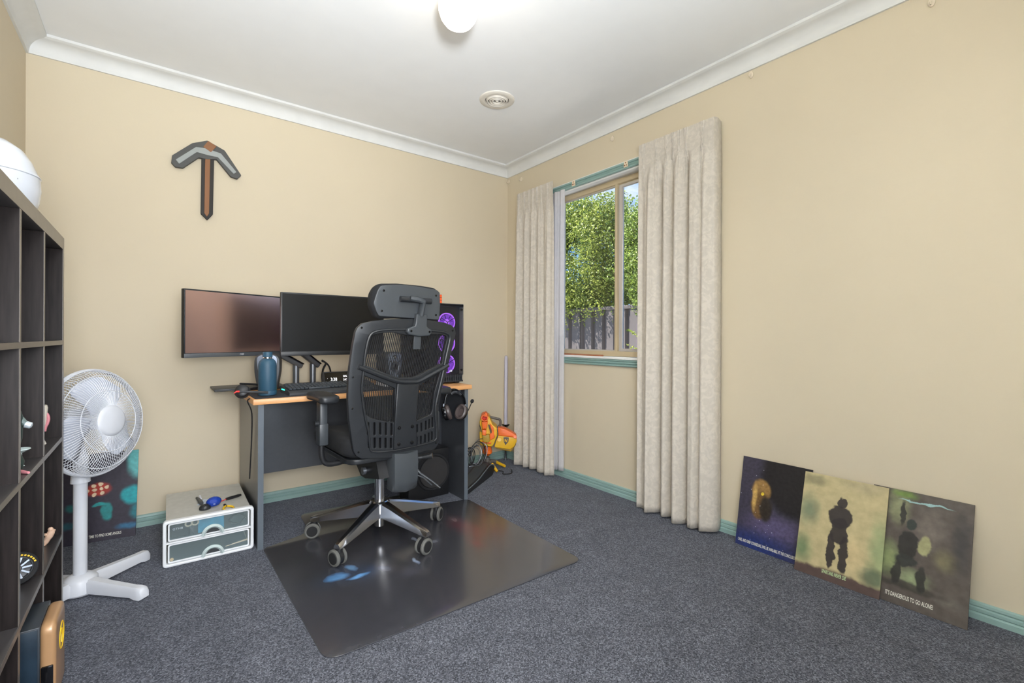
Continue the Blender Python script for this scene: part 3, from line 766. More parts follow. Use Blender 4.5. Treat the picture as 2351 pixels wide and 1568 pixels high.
sbm = new_bm(); box(sbm, (-0.125, -0.0528, 0.0215), (-0.018, -0.038, 0.0305), 0.003)
obj('spacebar', sbm, M_key, kb, local=True)
M_led = mat('green_light', (0.02, 0.6, 0.4), 0.4, emit=(0.05, 1.0, 0.65), estr=1.6)
obj('side_light', box(new_bm(), (-KW - 0.002, 0.005, 0.016), (-KW + 0.001, 0.06, 0.022), 0.001), M_led, kb, local=True)
obj('corner_light', box(new_bm(), (0.045, -0.030, 0.0285), (0.055, -0.022, 0.032), 0.001), M_led, kb, local=True)

# clock
Mc = Matrix.Translation((0.885, 2.905, ZT + 0.001)) @ Matrix.Rotation(math.radians(3), 4, 'Z')
ck = thing('digital_clock', 'dark digital clock reading 3:38 beside the keyboard', 'clock', M=Mc)
obj('body', prism(new_bm(), [(-0.083, -0.03, 0), (-0.083, 0.03, 0), (-0.083, 0.012, 0.078), (-0.083, -0.012, 0.078)], (0.166, 0, 0)), M_grey, ck, local=True, smooth=False)
sl = math.atan2(0.018, 0.078)
Mface = Matrix.Translation((0, -0.0305, 0)) @ Matrix.Rotation(math.radians(90) - sl, 4, 'X')
obj('face', box(new_bm(), (-0.080, 0.004, -0.001), (0.080, 0.076, 0.0008), 0, 1, Mface), M_blk2, ck, local=True, smooth=False)
M_digit = mat('white_digits', (0.8, 0.8, 0.8), 0.5, emit=(0.95, 0.95, 1.0), estr=1.4)
for body, sz, x, y, nm in (('3:38', 0.027, -0.046, 0.026, 'digits'), ('50%', 0.017, 0.030, 0.046, 'digits'), ('24C', 0.017, 0.030, 0.025, 'digits'), ('.', 0.025, -0.066, 0.040, 'dot')):
    obj(nm, remap(text(body, sz, xs=0.85), lambda c: Mface @ Vector((c.x + x, c.y + y, c.z + 0.0012))), M_digit, ck, local=True, smooth=False)

# headset lying over the left front corner of the desk
hs = thing('headset', 'black headset with red-tipped boom over the desk left front corner', 'headset', (0.36, 2.50, ZT), 0, 'gaming headsets')
cc = atY((555, 896), 2.50); nrm = (CAM - cc).normalized() + Vector((-0.1, 0, 0.25)); xx, yy = frame_of(nrm)
Mh = basis(cc, xx, yy, nrm)
obj('ear_cup', lathe(new_bm(), [(0.002, 0.002), (0.022, 0.001), (0.028, -0.003), (0.030, -0.009), (0.030, -0.016), (0.027, -0.020)], cc, 28, M=Mh.to_3x3().to_4x4()), M_blk, hs)
obj('ear_pad', lathe(new_bm(), [(0.027, -0.020), (0.033, -0.024), (0.032, -0.034), (0.018, -0.038)], cc, 28, M=Mh.to_3x3().to_4x4()), M_rub, hs)
obj('headband', tube(new_bm(), smooth_path([cc + Vector((0.0, 0.03, 0.028)), (0.42, 2.62, ZT + 0.05), (0.45, 2.70, ZT + 0.035), (0.40, 2.74, ZT + 0.02)], 6), 0.008, 8, flat=0.6), M_blk, hs)
b0, b1 = atY((549, 899), 2.455), atY((615, 901), 2.475)
bm_ = obj('boom', tube(new_bm(), [b0, b0 * 0.5 + b1 * 0.5, b1], [0.0045, 0.0055, 0.0055], 8), M_grey, hs)
obj('boom_tip', tube(new_bm(), [atY((537, 903), 2.45), atY((543, 899), 2.452), b0], [0.002, 0.0045, 0.0048], 8), mat('red_plastic', srgb(226, 50, 44), 0.4), bm_)
tag(obj('cable', tube(new_bm(), smooth_path([(0.36, 2.49, 0.705), (0.352, 2.50, 0.69), (0.374, 2.53, 0.63), (0.378, 2.56, 0.50), (0.376, 2.60, 0.30)], 6), 0.003, 6), M_rub), 'thin black cable hanging down beside the desk left panel', 'cable')
# white papers seen through the mesh
M_paper = mat('white_paper', srgb(225, 226, 232), 0.7)
tag(obj('notepad', box(new_bm(), (1.06, 2.58, ZM), (1.17, 2.72, ZM + 0.028), 0.002), M_paper), 'white notepad on the desk, seen through the lower chair mesh', 'notepad')

# ------------------------------------------------------------------ computer tower and cube
M_tint = mat('tinted_glass', srgb(40, 40, 44), 0.08, alpha=0.30)
M_case = mat('case_black', srgb(38, 38, 42), 0.5)
pc = thing('computer_tower', 'black glass-fronted computer tower with purple fan lights on the desk', 'computer', (1.445, 2.76, ZT))
px0, px1, py0, py1, pz0, pz1 = 1.336, 1.561, 2.545, 2.99, ZT + 0.010, 1.205
obj('case', remap(flat([(px0, pz0 + 0.05), (px1, pz0 + 0.05), (px1, pz1), (px0, pz1)], (), 0.002), lambda c: Vector((c.x, py1 + c.z, c.y))), M_case, pc, smooth=False)
obj('top_panel', box(new_bm(), (px0, py0, pz1 - 0.018), (px1, py1, pz1), 0.003), M_case, pc)
obj('bottom_tray', box(new_bm(), (px0, py0 + 0.01, pz0 + 0.028), (px1, py1, pz0 + 0.05), 0.003), M_case, pc)
obj('right_panel', box(new_bm(), (px1 + 0.001, py0 + 0.012, pz0 + 0.04), (px1 + 0.006, py1, pz1 - 0.006), 0.001), mat('pale_edge', srgb(150, 146, 134), 0.3), pc)
obj('front_plate', box(new_bm(), (px0 + 0.004, py0 + 0.045, pz0 + 0.05), (px1 - 0.004, py0 + 0.050, pz1 - 0.018)), M_case, pc, smooth=False)
obj('front_glass', box(new_bm(), (px0, py0, pz0 + 0.045), (px1, py0 + 0.004, pz1 - 0.004), 0.001), M_tint, pc)
obj('side_glass', box(new_bm(), (px0 - 0.005, py0 + 0.008, pz0 + 0.045), (px0 - 0.001, py1, pz1 - 0.004), 0.001), M_tint, pc)
obj('graphics_card', box(new_bm(), (px0 + 0.03, py0 + 0.13, 0.905), (px1 - 0.03, py1 - 0.03, 0.945), 0.004), M_grey, pc)
obj('motherboard', box(new_bm(), (px1 - 0.025, py0 + 0.10, 0.80), (px1 - 0.018, py1 - 0.02, 1.17)), M_blk, pc, smooth=False)
M_rgb = mat('purple_light', srgb(110, 40, 200), 0.4, emit=(0.36, 0.09, 0.90), estr=0.75)
M_rgbl = mat('violet_ring_light', srgb(190, 110, 255), 0.4, emit=(0.50, 0.17, 1.0), estr=1.3)
for z in (1.090, 0.958, 0.830):
    fc = (1.463, py0 + 0.042, z)
    f = obj('fan', lathe(new_bm(), [(0.050, -0.012), (0.0525, 0.004), (0.0590, 0.004), (0.0605, -0.012)], fc, 40, 'Y', torus=True), M_rgbl, pc)
    for k in range(7):
        a = 2 * math.pi * k / 7 + 0.2
        P = []
        for r in (0.020, 0.049):
            P.append([Vector((fc[0] + r * math.cos(a + s), fc[1] - 0.002 - 0.008 * s, fc[2] + r * math.sin(a + s))) for s in np.linspace(0.0, 0.84, 6)])
        o = obj('fan_blade', grid(new_bm(), P), M_rgb, f); md = o.modifiers.new('thickness', 'SOLIDIFY'); md.thickness = 0.001
    obj('fan_hub', lathe(new_bm(), [(0.001, 0.004), (0.014, 0.003), (0.0205, 0.0), (0.0205, -0.008)], fc, 24, 'Y'), M_rgbl, f)
    bmS = new_bm()
    for k in range(3):
        a = math.radians(30 + 120 * k)
        box(bmS, (0, -0.0015, -0.0016), (0.055, 0.0015, 0.0016), 0, 1, Matrix.Translation((fc[0], fc[1] - 0.012, fc[2])) @ Matrix.Rotation(-a, 4, 'Y'))
    obj('fan_strut', bmS, M_case, f, smooth=False)
for cx, cz in ((px0 + 0.016, pz1 - 0.035), (px1 - 0.016, pz1 - 0.035), (px0 + 0.016, pz0 + 0.075), (px1 - 0.016, pz0 + 0.075)):
    obj('thumb_screw', cyl(new_bm(), (cx, py0 - 0.006, cz), (cx, py0, cz), 0.007, seg=14), M_blk2, pc)
obj('grille_bar', box(new_bm(), (px0, py0 + 0.004, pz0), (px1, py0 + 0.012, pz0 + 0.010), 0.001), M_case, pc)
for k in range(14):
    x = px0 + 0.008 + k * (px1 - px0 - 0.016) / 13
    obj('grille_rib', prism(new_bm(), [(x - 0.0016, py0 + 0.002, pz0 + 0.004), (x - 0.0016, py0 + 0.03, pz0 + 0.004), (x - 0.0016, py0 + 0.03, pz0 + 0.05), (x - 0.0016, py0 + 0.004, pz0 + 0.046)], (0.0032, 0, 0)), M_grey, pc, smooth=False)
obj('foot', box(new_bm(), (px0 + 0.01, py0 + 0.03, ZT + 0.001), (px0 + 0.04, py1 - 0.03, pz0 + 0.03), 0.002), M_blk, pc)
obj('foot', box(new_bm(), (px1 - 0.04, py0 + 0.03, ZT + 0.001), (px1 - 0.01, py1 - 0.03, pz0 + 0.03), 0.002), M_blk, pc)
M_logo = mat('white_print', srgb(225, 228, 235), 0.5)
for k, (h, dx) in enumerate(((0.010, -0.007), (0.015, 0.0), (0.012, 0.006))):
    q = flat([(dx - 0.004, 0), (dx + 0.003, 0), (dx + 0.004, h * 0.6), (dx + 0.001, h)], (), 0.0003)
    obj('emblem', remap(q, lambda c: Vector((1.468 + c.x, py0 - 0.0006 + c.z, pz0 + 0.066 + c.y))), M_logo, pc, smooth=False)
cz = pz1 + 0.0008; cube = thing('puzzle_cube', 'orange-sided colour puzzle cube on top of the computer tower', 'puzzle cube', (1.392, 2.60, cz))
s = 0.0185; Mq = Matrix.Translation((1.392, 2.60, cz)) @ Matrix.Rotation(math.radians(8), 4, 'Z')
cubm = new_bm(); box(cubm, (-0.0275, -0.0275, 0), (0.0275, 0.0275, 0.055), 0.002, 2, Mq)
obj('core', cubm, M_blk, cube)
M_or = mat('orange_sticker', srgb(240, 96, 40), 0.4); M_ye = mat('pale_yellow_sticker', srgb(226, 226, 150), 0.4); M_wh = mat('white_sticker', srgb(235, 235, 235), 0.4)
for i in range(3):
    for j in range(3):
        u, v = (i - 1) * 0.018, 0.0275 + (j - 1) * 0.018
        obj('sticker', box(new_bm(), (u - 0.0078, -0.0284, v - 0.0078), (u + 0.0078, -0.0272, v + 0.0078), 0, 1, Mq), M_or, cube, smooth=False)
        obj('sticker', box(new_bm(), (0.0272, u - 0.0078, v - 0.0078), (0.0284, u + 0.0078, v + 0.0078), 0, 1, Mq), M_ye, cube, smooth=False)
        obj('sticker', box(new_bm(), (u - 0.0078, (j - 1) * 0.018 - 0.0078, 0.0548), (u + 0.0078, (j - 1) * 0.018 + 0.0078, 0.0558), 0, 1, Mq), M_wh, cube, smooth=False)

# ------------------------------------------------------------------ under the desk: subwoofer
sw = thing('subwoofer', 'black subwoofer box on the carpet under the desk right side', 'subwoofer', (1.36, 2.70, 0))
obj('cabinet', box(new_bm(), (1.215, 2.60, 0.004), (1.490, 2.73, 0.30), 0.006), M_blk, sw)
rg = obj('surround', lathe(new_bm(), [(0.094, -0.004), (0.100, 0.006), (0.112, 0.007), (0.117, 0.0)], (1.375, 2.596, 0.165), 40, 'Y', torus=True), M_rub, sw)
obj('cone', lathe(new_bm(), [(0.002, -0.010), (0.030, -0.012), (0.034, -0.018), (0.095, -0.002)], (1.375, 2.580, 0.165), 40, 'Y'), mat('paper_cone', srgb(46, 44, 44), 0.6), sw)

# headset hanging under the desk right front
h2 = thing('headset', 'black headset hanging from a hook under the desk right front corner', 'headset', (1.44, 2.40, 0.69), 0, 'gaming headsets')
Yh = 2.40
def hp(x, y, dy=0.0): return atY((x, y), Yh + dy)
arc = [hp(1020, 928), hp(1023, 911), hp(1031, 898), hp(1043, 894), hp(1056, 900), hp(1065, 912), hp(1068, 928)]
obj('headband', tube(new_bm(), smooth_path(arc, 6), 0.008, 10, flat=0.75), M_blk2, h2)
obj('head_pad', tube(new_bm(), smooth_path([hp(1035, 905), hp(1040, 901), hp(1046, 900), hp(1053, 902), hp(1058, 906)], 5), 0.0085, 8), M_grey, h2)
for (x, y), (x2, y2), tx in (((1019, 927), (1018, 933), -1), ((1069, 925), (1067, 935), 1)):
    obj('slider', tube(new_bm(), [hp(x, y), hp(x2, y2)], 0.006, 8), M_mid, h2)
for px_c, tilt, dx in (((1027, 947), -20, -1), ((1059, 946), 24, 1)):
    c = hp(*px_c)
    ax = Vector((-dx * math.cos(math.radians(35)), -0.45, 0.0)).normalized()
    Mt = Matrix.Rotation(math.radians(tilt), 4, 'Y')
    a3 = (Mt @ ax.to_4d()).to_3d().normalized()
    x3 = (Mt @ Vector((0, 0, 1, 0))).to_3d(); x3 = (x3 - a3 * x3.dot(a3)).normalized(); y3 = a3.cross(x3)
    Mz = basis((0, 0, 0), x3 * 1.0, y3, a3)
    Ms = Mz @ Matrix.Diagonal((1.18, 0.9, 1, 1))
    obj('ear_cup', lathe(new_bm(), [(0.003, -0.030), (0.026, -0.029), (0.036, -0.022), (0.038, -0.010), (0.036, -0.004)], c, 28, M=Ms), M_blk2, h2)
    obj('ear_pad', lathe(new_bm(), [(0.035, -0.004), (0.040, 0.003), (0.039, 0.014), (0.030, 0.019), (0.022, 0.012), (0.018, 0.002), (0.002, 0.001)], c, 28, M=Ms), mat('brown_leatherette', srgb(78, 68, 66), 0.4), h2)
obj('boom', tube(new_bm(), smooth_path([hp(1056, 965), hp(1066, 957), hp(1074, 944), hp(1083, 924)], 5), 0.0028, 6), M_rub, h2)
obj('mic_foam', ball(new_bm(), hp(1084, 921), (0.011, 0.011, 0.013), 14, 10, Matrix.Rotation(math.radians(25), 4, 'Y')), M_rub, h2)
hkk = thing('headset_hook', 'black hook fixed under the desk edge, holding the hanging headset', 'hook', (1.44, 2.44, 0.68))
obj('bracket', tube(new_bm(), [(1.43, 2.47, 0.676), (1.43, 2.42, 0.674), (1.43, 2.405, 0.672), (1.43, 2.375, 0.672), (1.43, 2.368, 0.685)], 0.005, 8), M_grey, hkk)

# ------------------------------------------------------------------ printed materials: soft colour patches in object space
def print_mat(name, base, layers, rough=0.45, warp=0.25, wscale=9.0, spec=0.5, coat=0.0, grain=0.25, gscale=35.0):
    """layers: (centre x, y, radius x, y, softness 0-1, colour, amount)"""
    m = bpy.data.materials.new(name); m.use_nodes = True; t = m.node_tree; b = t.nodes['Principled BSDF']
    b.inputs['Roughness'].default_value = rough; b.inputs['Specular IOR Level'].default_value = spec
    if coat: b.inputs['Coat Weight'].default_value = coat; b.inputs['Coat Roughness'].default_value = 0.15
    n_ = t.nodes.new; l = t.links.new
    co = n_('ShaderNodeTexCoord'); nz = n_('ShaderNodeTexNoise'); nz.inputs['Scale'].default_value = wscale; nz.inputs['Detail'].default_value = 6
    l(co.outputs['Object'], nz.inputs[0])
    s1 = n_('ShaderNodeVectorMath'); s1.operation = 'SUBTRACT'; l(nz.outputs['Color'], s1.inputs[0]); s1.inputs[1].default_value = (0.5, 0.5, 0.5)
    s2 = n_('ShaderNodeVectorMath'); s2.operation = 'SCALE'; l(s1.outputs[0], s2.inputs[0]); s2.inputs['Scale'].default_value = warp
    s3 = n_('ShaderNodeVectorMath'); s3.operation = 'ADD'; l(co.outputs['Object'], s3.inputs[0]); l(s2.outputs[0], s3.inputs[1])
    cur = n_('ShaderNodeRGB'); cur.outputs[0].default_value = (*base, 1); cur = cur.outputs[0]
    for cx, cy, rx, ry, soft, col, amt in layers:
        d = n_('ShaderNodeVectorMath'); d.operation = 'SUBTRACT'; l(s3.outputs[0], d.inputs[0]); d.inputs[1].default_value = (cx, cy, 0)
        e = n_('ShaderNodeVectorMath'); e.operation = 'MULTIPLY'; l(d.outputs[0], e.inputs[0]); e.inputs[1].default_value = (1 / rx, 1 / ry, 0)
        ln = n_('ShaderNodeVectorMath'); ln.operation = 'LENGTH'; l(e.outputs[0], ln.inputs[0])
        mr = n_('ShaderNodeMapRange'); mr.interpolation_type = 'SMOOTHSTEP'; l(ln.outputs['Value'], mr.inputs[0])
        mr.inputs[1].default_value = 1.0; mr.inputs[2].default_value = 1.0 - soft; mr.inputs[3].default_value = 0; mr.inputs[4].default_value = amt
        mx = n_('ShaderNodeMix'); mx.data_type = 'RGBA'; l(mr.outputs[0], mx.inputs[0]); l(cur, mx.inputs[6]); mx.inputs[7].default_value = (*col, 1); cur = mx.outputs[2]
    if grain:
        g = n_('ShaderNodeTexNoise'); g.inputs['Scale'].default_value = gscale; g.inputs['Detail'].default_value = 6; l(co.outputs['Object'], g.inputs[0])
        mr = n_('ShaderNodeMapRange'); l(g.outputs['Fac'], mr.inputs[0]); mr.inputs[1].default_value = 0.3; mr.inputs[2].default_value = 0.7; mr.inputs[3].default_value = 1 - grain; mr.inputs[4].default_value = 1 + grain
        v = n_('ShaderNodeVectorMath'); v.operation = 'SCALE'; l(cur, v.inputs[0]); l(mr.outputs[0], v.inputs['Scale']); cur = v.outputs[0]
    l(cur, b.inputs['Base Color']); return m

# ------------------------------------------------------------------ chair mat
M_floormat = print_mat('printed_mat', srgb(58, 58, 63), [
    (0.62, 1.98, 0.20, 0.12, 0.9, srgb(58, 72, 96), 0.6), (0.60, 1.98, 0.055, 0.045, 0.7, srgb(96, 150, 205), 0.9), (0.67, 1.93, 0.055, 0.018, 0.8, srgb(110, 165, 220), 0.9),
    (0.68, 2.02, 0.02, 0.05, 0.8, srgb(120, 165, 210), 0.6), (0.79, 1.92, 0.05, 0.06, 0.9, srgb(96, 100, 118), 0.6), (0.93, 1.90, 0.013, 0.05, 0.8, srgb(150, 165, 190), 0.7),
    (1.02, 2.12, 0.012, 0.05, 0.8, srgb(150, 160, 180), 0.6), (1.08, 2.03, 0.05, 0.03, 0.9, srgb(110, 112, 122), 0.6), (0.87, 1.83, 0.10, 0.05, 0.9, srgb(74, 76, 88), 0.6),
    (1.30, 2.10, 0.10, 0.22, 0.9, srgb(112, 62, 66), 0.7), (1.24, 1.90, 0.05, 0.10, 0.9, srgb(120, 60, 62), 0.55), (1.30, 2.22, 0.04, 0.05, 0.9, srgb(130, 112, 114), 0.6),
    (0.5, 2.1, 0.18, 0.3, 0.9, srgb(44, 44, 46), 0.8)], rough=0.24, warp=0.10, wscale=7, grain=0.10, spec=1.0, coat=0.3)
mo = [(0.409, 2.446), (0.420, 1.480), (1.525, 1.470), (1.535, 2.446), (1.30, 2.490), (1.29, 2.76), (0.650, 2.80), (0.635, 2.515)]
mo = round_poly(mo, [0.03, 0.06, 0.05, 0.03, 0.06, 0.06, 0.06, 0.07], 7)
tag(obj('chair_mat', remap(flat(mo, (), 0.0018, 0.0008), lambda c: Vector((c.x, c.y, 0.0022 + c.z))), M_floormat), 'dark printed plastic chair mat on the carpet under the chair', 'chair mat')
ZF = 0.0042

# ------------------------------------------------------------------ office chair
CH = Vector((0.897, 2.253, 0)); CROT = math.radians(1.0)
MC = Matrix.Translation(CH) @ Matrix.Rotation(CROT, 4, 'Z')
chair = thing('office_chair', 'black mesh-back office chair with headrest and polished five-star base on the mat', 'chair', M=MC)
fd, rd = (MC.to_3x3() @ Vector((0, 1, 0))), (MC.to_3x3() @ Vector((1, 0, 0)))
M_cb = mat('chair_frame_black', srgb(37, 39, 42), 0.38, bump=0.05, bscale=400)
M_fab = mat('chair_fabric', srgb(24, 25, 28), 0.9, bump=0.3, bscale=700)
M_cp = mat('chair_grey_plastic', srgb(62, 66, 70), 0.40, bump=0.03, bscale=400)
BK = 0.13
def bpx(p, off=-0.22):
    """pixel -> chair-back coordinates (u along the back, z height) on the leaning plane of the back"""
    d = ray(p); k = Vector((0, 0, BK)); n = fd + k
    q = CAM + d * ((off + BK * 0.46 - (CAM - CH).dot(n)) / d.dot(n))
    return ((q - CH).dot(rd), q.z)
def back(u, z, dep=0.0, off=-0.22):
    """chair-local point: dep > 0 comes out of the back towards the viewer"""
    return Vector((u, off - BK * (z - 0.46) - dep + 0.22 * (u - 0.015) ** 2, z))
def plate(name, px, holes, th, bev, m, parent, dep=0.0, off=-0.22, rnd=0.0, hr=0.008, zcuts=True, **k):
    o_ = [bpx(p, off) for p in px]
    if rnd: o_ = round_poly(o_, rnd)
    hs_ = [round_poly([bpx(p, off) for p in h], hr) for h in holes]
    bm = flat(o_, hs_, th / 2, bev)
    if zcuts:
        us = [v.co.x for v in bm.verts]; slice_bm(bm, 0, np.linspace(min(us) + 0.02, max(us) - 0.02, 8))
    remap(bm, lambda c: back(c.x, c.y, dep + c.z, off))
    return obj(name, bm, m, parent, local=True, angle=40, **k)
outer = [(816.4, 761.6), (821, 752), (831.7, 742.5), (856.5, 736.7), (885, 733.5), (914, 732), (944.6, 732), (982.8, 734.8), (1019, 740.5), (1036.4, 746.3), (1045, 754), (1047, 765.4),
         (1043, 782.7), (1034.5, 817), (1027, 849.6), (1015, 888), (1010.6, 910.5), (1005.6, 938), (1006, 970), (1008, 1011.5), (1005, 1020.7), (997, 1031), (953, 1041), (896, 1050.6), (829, 1053),
         (818, 1047), (812, 1037), (807.5, 1007), (801.7, 963), (799.4, 917.4), (800.5, 873.8), (801.5, 860), (805, 830.5), (810.6, 792.2)]
up_w = [(850, 771), (862, 767), (880, 764), (902.5, 763.5), (927, 769), (955, 772), (983, 768.3), (1009, 767.3), (1024, 771), (1026, 779), (1022, 795), (1017, 815), (1015, 834),
        (985, 848), (958, 862), (945, 866), (912, 867), (880, 855), (843, 840), (834, 838), (838, 810), (843, 784)]
lo_l = [(835, 862), (870, 876), (905, 891), (902.7, 968), (899, 970), (870, 964), (850, 958.7), (838.4, 949.5), (832.7, 929), (831.5, 894)]
lo_r = [(1010, 853), (985, 870), (959, 886), (952.5, 963), (955, 965), (972, 958), (987.7, 950.7), (991, 942), (996, 900)]
slots = []
for cx, cx2 in zip((844.6, 858.6, 871.3, 884.4, 897), (846.9, 859.1, 871.3, 883.7, 895.8)):
    slots.append([(cx - 2.3, 969.5), (cx + 2.3, 969.5), (cx + 2.3, 998.5), (cx - 2.3, 998.5)])
    slots.append([(cx2 - 2.3, 1004.5), (cx2 + 2.3, 1004.5), (cx2 + 2.3, 1028), (cx2 - 2.3, 1028)])
for (cx, y0, y1) in ((956, 972.5, 993), (965.9, 969, 991), (976.2, 964.5, 987.5), (984.3, 961, 984.5), (991.6, 956.5, 981.5), (954.9, 1001, 1021), (964.7, 999, 1019), (974.6, 995.5, 1016.5), (983.1, 992, 1014), (990.7, 989, 1010.5)):
    slots.append([(cx - 1.8, y0 + 1), (cx + 1.8, y0 + 1), (cx + 1.8, y1 - 1), (cx - 1.8, y1 - 1)])
bf = plate('backrest_frame', outer, [up_w, lo_l, lo_r] + slots, 0.022, 0.0025, M_cb, chair, hr=0.006)
def bead(px, r, name='frame_bead', dep=0.013):
    q = smooth_path([Vector((*bpx(p), 0)) for p in px], 4)
    return obj(name, tube(new_bm(), [back(v.x, v.y, dep) for v in q], r, 8, flat=0.8), M_cb, bf, local=True)
bead([(845, 990), (838, 960), (832, 920), (830, 890), (834, 850), (838, 810), (846, 775), (858, 762), (885, 757), (915, 756), (945, 757), (990, 759), (1022, 764), (1031, 772), (1030, 785), (1022, 820), (1014, 860), (1003, 905), (997, 940), (1000, 985), (1000, 1005)], 0.0075)
bead([(845, 990), (848, 1025), (856, 1036), (900, 1033), (950, 1023), (988, 1014), (998, 1008), (1000, 1003)], 0.006)
for px in ([(822, 842), (850, 853), (880, 865), (911, 875), (940, 876), (958, 874), (985, 860), (1008, 848), (1026, 838)],):
    q = [Vector((*bpx(p), 0)) for p in px]; q = smooth_path(q, 4)
    obj('v_brace', tube(new_bm(), [back(v.x, v.y, 0.018) for v in q], 0.0135, 12, flat=0.8), M_cb, bf, local=True)
plate('spine_plate', [(908, 880), (958, 877), (952, 966), (954, 1022), (900, 1031), (902, 968)], [], 0.020, 0.005, M_cb, chair, dep=0.011)
def bscrew(p, r=0.006, dep=0.012, par=None):
    u, z = bpx(p); a = back(u, z, dep - 0.002); b = back(u, z, dep + 0.0025)
    s_ = obj('screw', lathe(new_bm(), [(r, 0.0), (r, 0.0022), (r * 0.62, 0.0026), (r * 0.5, 0.0012), (0.0003, 0.0012)], a, 14, 'Y'), M_blk2, par or bf, local=True)
for p in ((830, 752.5), (810.4, 866), (809, 938), (822.5, 1038), (1039, 759), (1000, 1016), (1001.5, 925)): bscrew(p, 0.0048)
for p in ((912, 981), (942, 977.5), (911, 1018), (941, 1014)): bscrew(p, 0.0085, 0.022)
# woven mesh: strips that follow the two sides of the frame
def edge_u(z, pts):
    q = sorted([bpx(p) for p in pts], key=lambda a: a[1]); zs_ = [a[1] for a in q]; us_ = [a[0] for a in q]
    return float(np.interp(z, zs_, us_))
le = [(850, 760), (838, 800), (828, 850), (824, 900), (826, 940), (834, 975)]; re_ = [(1030, 760), (1024, 800), (1014, 850), (1004, 900), (997, 940), (994, 975)]
zt_, zb_ = bpx((930, 752))[1], bpx((930, 985))[1]
mb = new_bm(); ns = 47
for i in range(ns):
    f0, f1 = (i + 0.24) / ns, (i + 0.74) / ns; rs = []
    for z in np.linspace(zb_, zt_, 7):
        a, b = edge_u(z, le), edge_u(z, re_); u0_, u1_ = a + (b - a) * f0, a + (b - a) * f1
        rs.append([back(u0_, z, -0.012), back(u1_, z, -0.012), back(u1_, z, -0.014), back(u0_, z, -0.014)])
    rings(mb, rs)
for z in np.linspace(zb_ + 0.01, zt_ - 0.01, 22):            # fine cross threads hold the strips together
    a, b = edge_u(z, le), edge_u(z, re_); rs = []
    for s in np.linspace(0, 1, 7):
        u = a + (b - a) * s; rs.append([back(u, z - 0.0004, -0.0131), back(u, z + 0.0004, -0.0131), back(u, z + 0.0004, -0.0145), back(u, z - 0.0004, -0.0145)])
    rings(mb, rs)
o = obj('mesh_panel', mb, M_fab, chair, smooth=False, local=True); o['kind'] = 'stuff'
# headrest
HO = -0.22
pad = [(851, 700), (852, 685), (854, 672), (862, 658), (874, 650.5), (914, 650.5), (971, 656), (1000, 661), (1008.5, 671.5), (1011, 692), (1009, 727), (1004, 735.5), (970, 734), (914, 730.5), (874, 732), (862, 727), (856, 712)]
plate('headrest_pad', pad, [], 0.055, 0.018, M_fab, chair, dep=-0.020, rnd=0.01)
shell = [(857, 692), (864, 669), (871, 657), (880, 655), (914, 654), (952, 658), (1000, 666), (1007, 672), (1008, 697), (1006, 734.5), (995, 734), (914, 729), (868, 726), (862, 715), (856, 697)]
hsh = plate('headrest_shell', shell, [], 0.010, 0.003, M_cp, chair, dep=0.011, rnd=0.006)
for p in ((878.5, 667.5), (998, 679), (874, 714), (997.5, 723.5)): bscrew(p, 0.005, 0.017, hsh)
st = plate('headrest_bracket', [(948, 721), (973, 723), (972, 750), (975, 753), (982, 757), (983, 764), (978, 771), (955, 773), (930, 768), (926, 762), (928, 754), (936, 751), (944, 748), (945.5, 740)], [], 0.026, 0.006, M_cp, chair, dep=0.026, rnd=0.003)
for p in ((935, 760), (977, 762)): bscrew(p, 0.005, 0.041, st)
plate('headrest_tongue', [(946, 772), (962, 773), (961, 802), (944, 802)], [], 0.010, 0.002, M_cp, chair, dep=0.017)
q = [bpx(p) for p in ((959, 724), (961, 705), (961, 694), (950, 689), (935, 686))]
obj('headrest_stem', tube(new_bm(), [back(*q[0], 0.028), back(*q[1], 0.036), back(*q[2], 0.042), back(*q[3], 0.040), back(*q[4], 0.032)], [0.019, 0.018, 0.019, 0.019, 0.017], 12, flat=0.7), M_cp, chair, local=True)
a, b = bpx((913, 687)), bpx((983, 693))
obj('headrest_pivot', cyl(new_bm(), back(*a, 0.028), back(*b, 0.028), 0.0125, seg=18), M_cb, chair, local=True)
# lower carrier of the back
blo, bhi = bpx((925, 1121))[1], bpx((925, 1036))[1]
ul, ur = bpx((896, 1080))[0], bpx((953, 1080))[0]
rs = []
for z, wd, dp in ((bhi, 1.0, 0.0), (bhi - 0.06, 1.02, 0.004), (blo + 0.05, 1.0, 0.002), (blo + 0.012, 0.98, -0.006), (blo, 0.9, -0.016)):
    cu_, hw = (ul + ur) / 2, (ur - ul) / 2 * wd
    y0 = -0.245 - dp
    ring = [Vector((cu_ - hw, y0 + 0.07, z)), Vector((cu_ - hw, y0 + 0.012, z)), Vector((cu_ - hw * 0.9, y0, z)), Vector((cu_, y0 - 0.008, z - 0.006)), Vector((cu_ + hw * 0.9, y0, z)), Vector((cu_ + hw, y0 + 0.012, z)), Vector((cu_ + hw, y0 + 0.07, z))]
    rs.append(ring)
obj('back_carrier', rings(new_bm(), rs), M_cp, chair, local=True, angle=50)
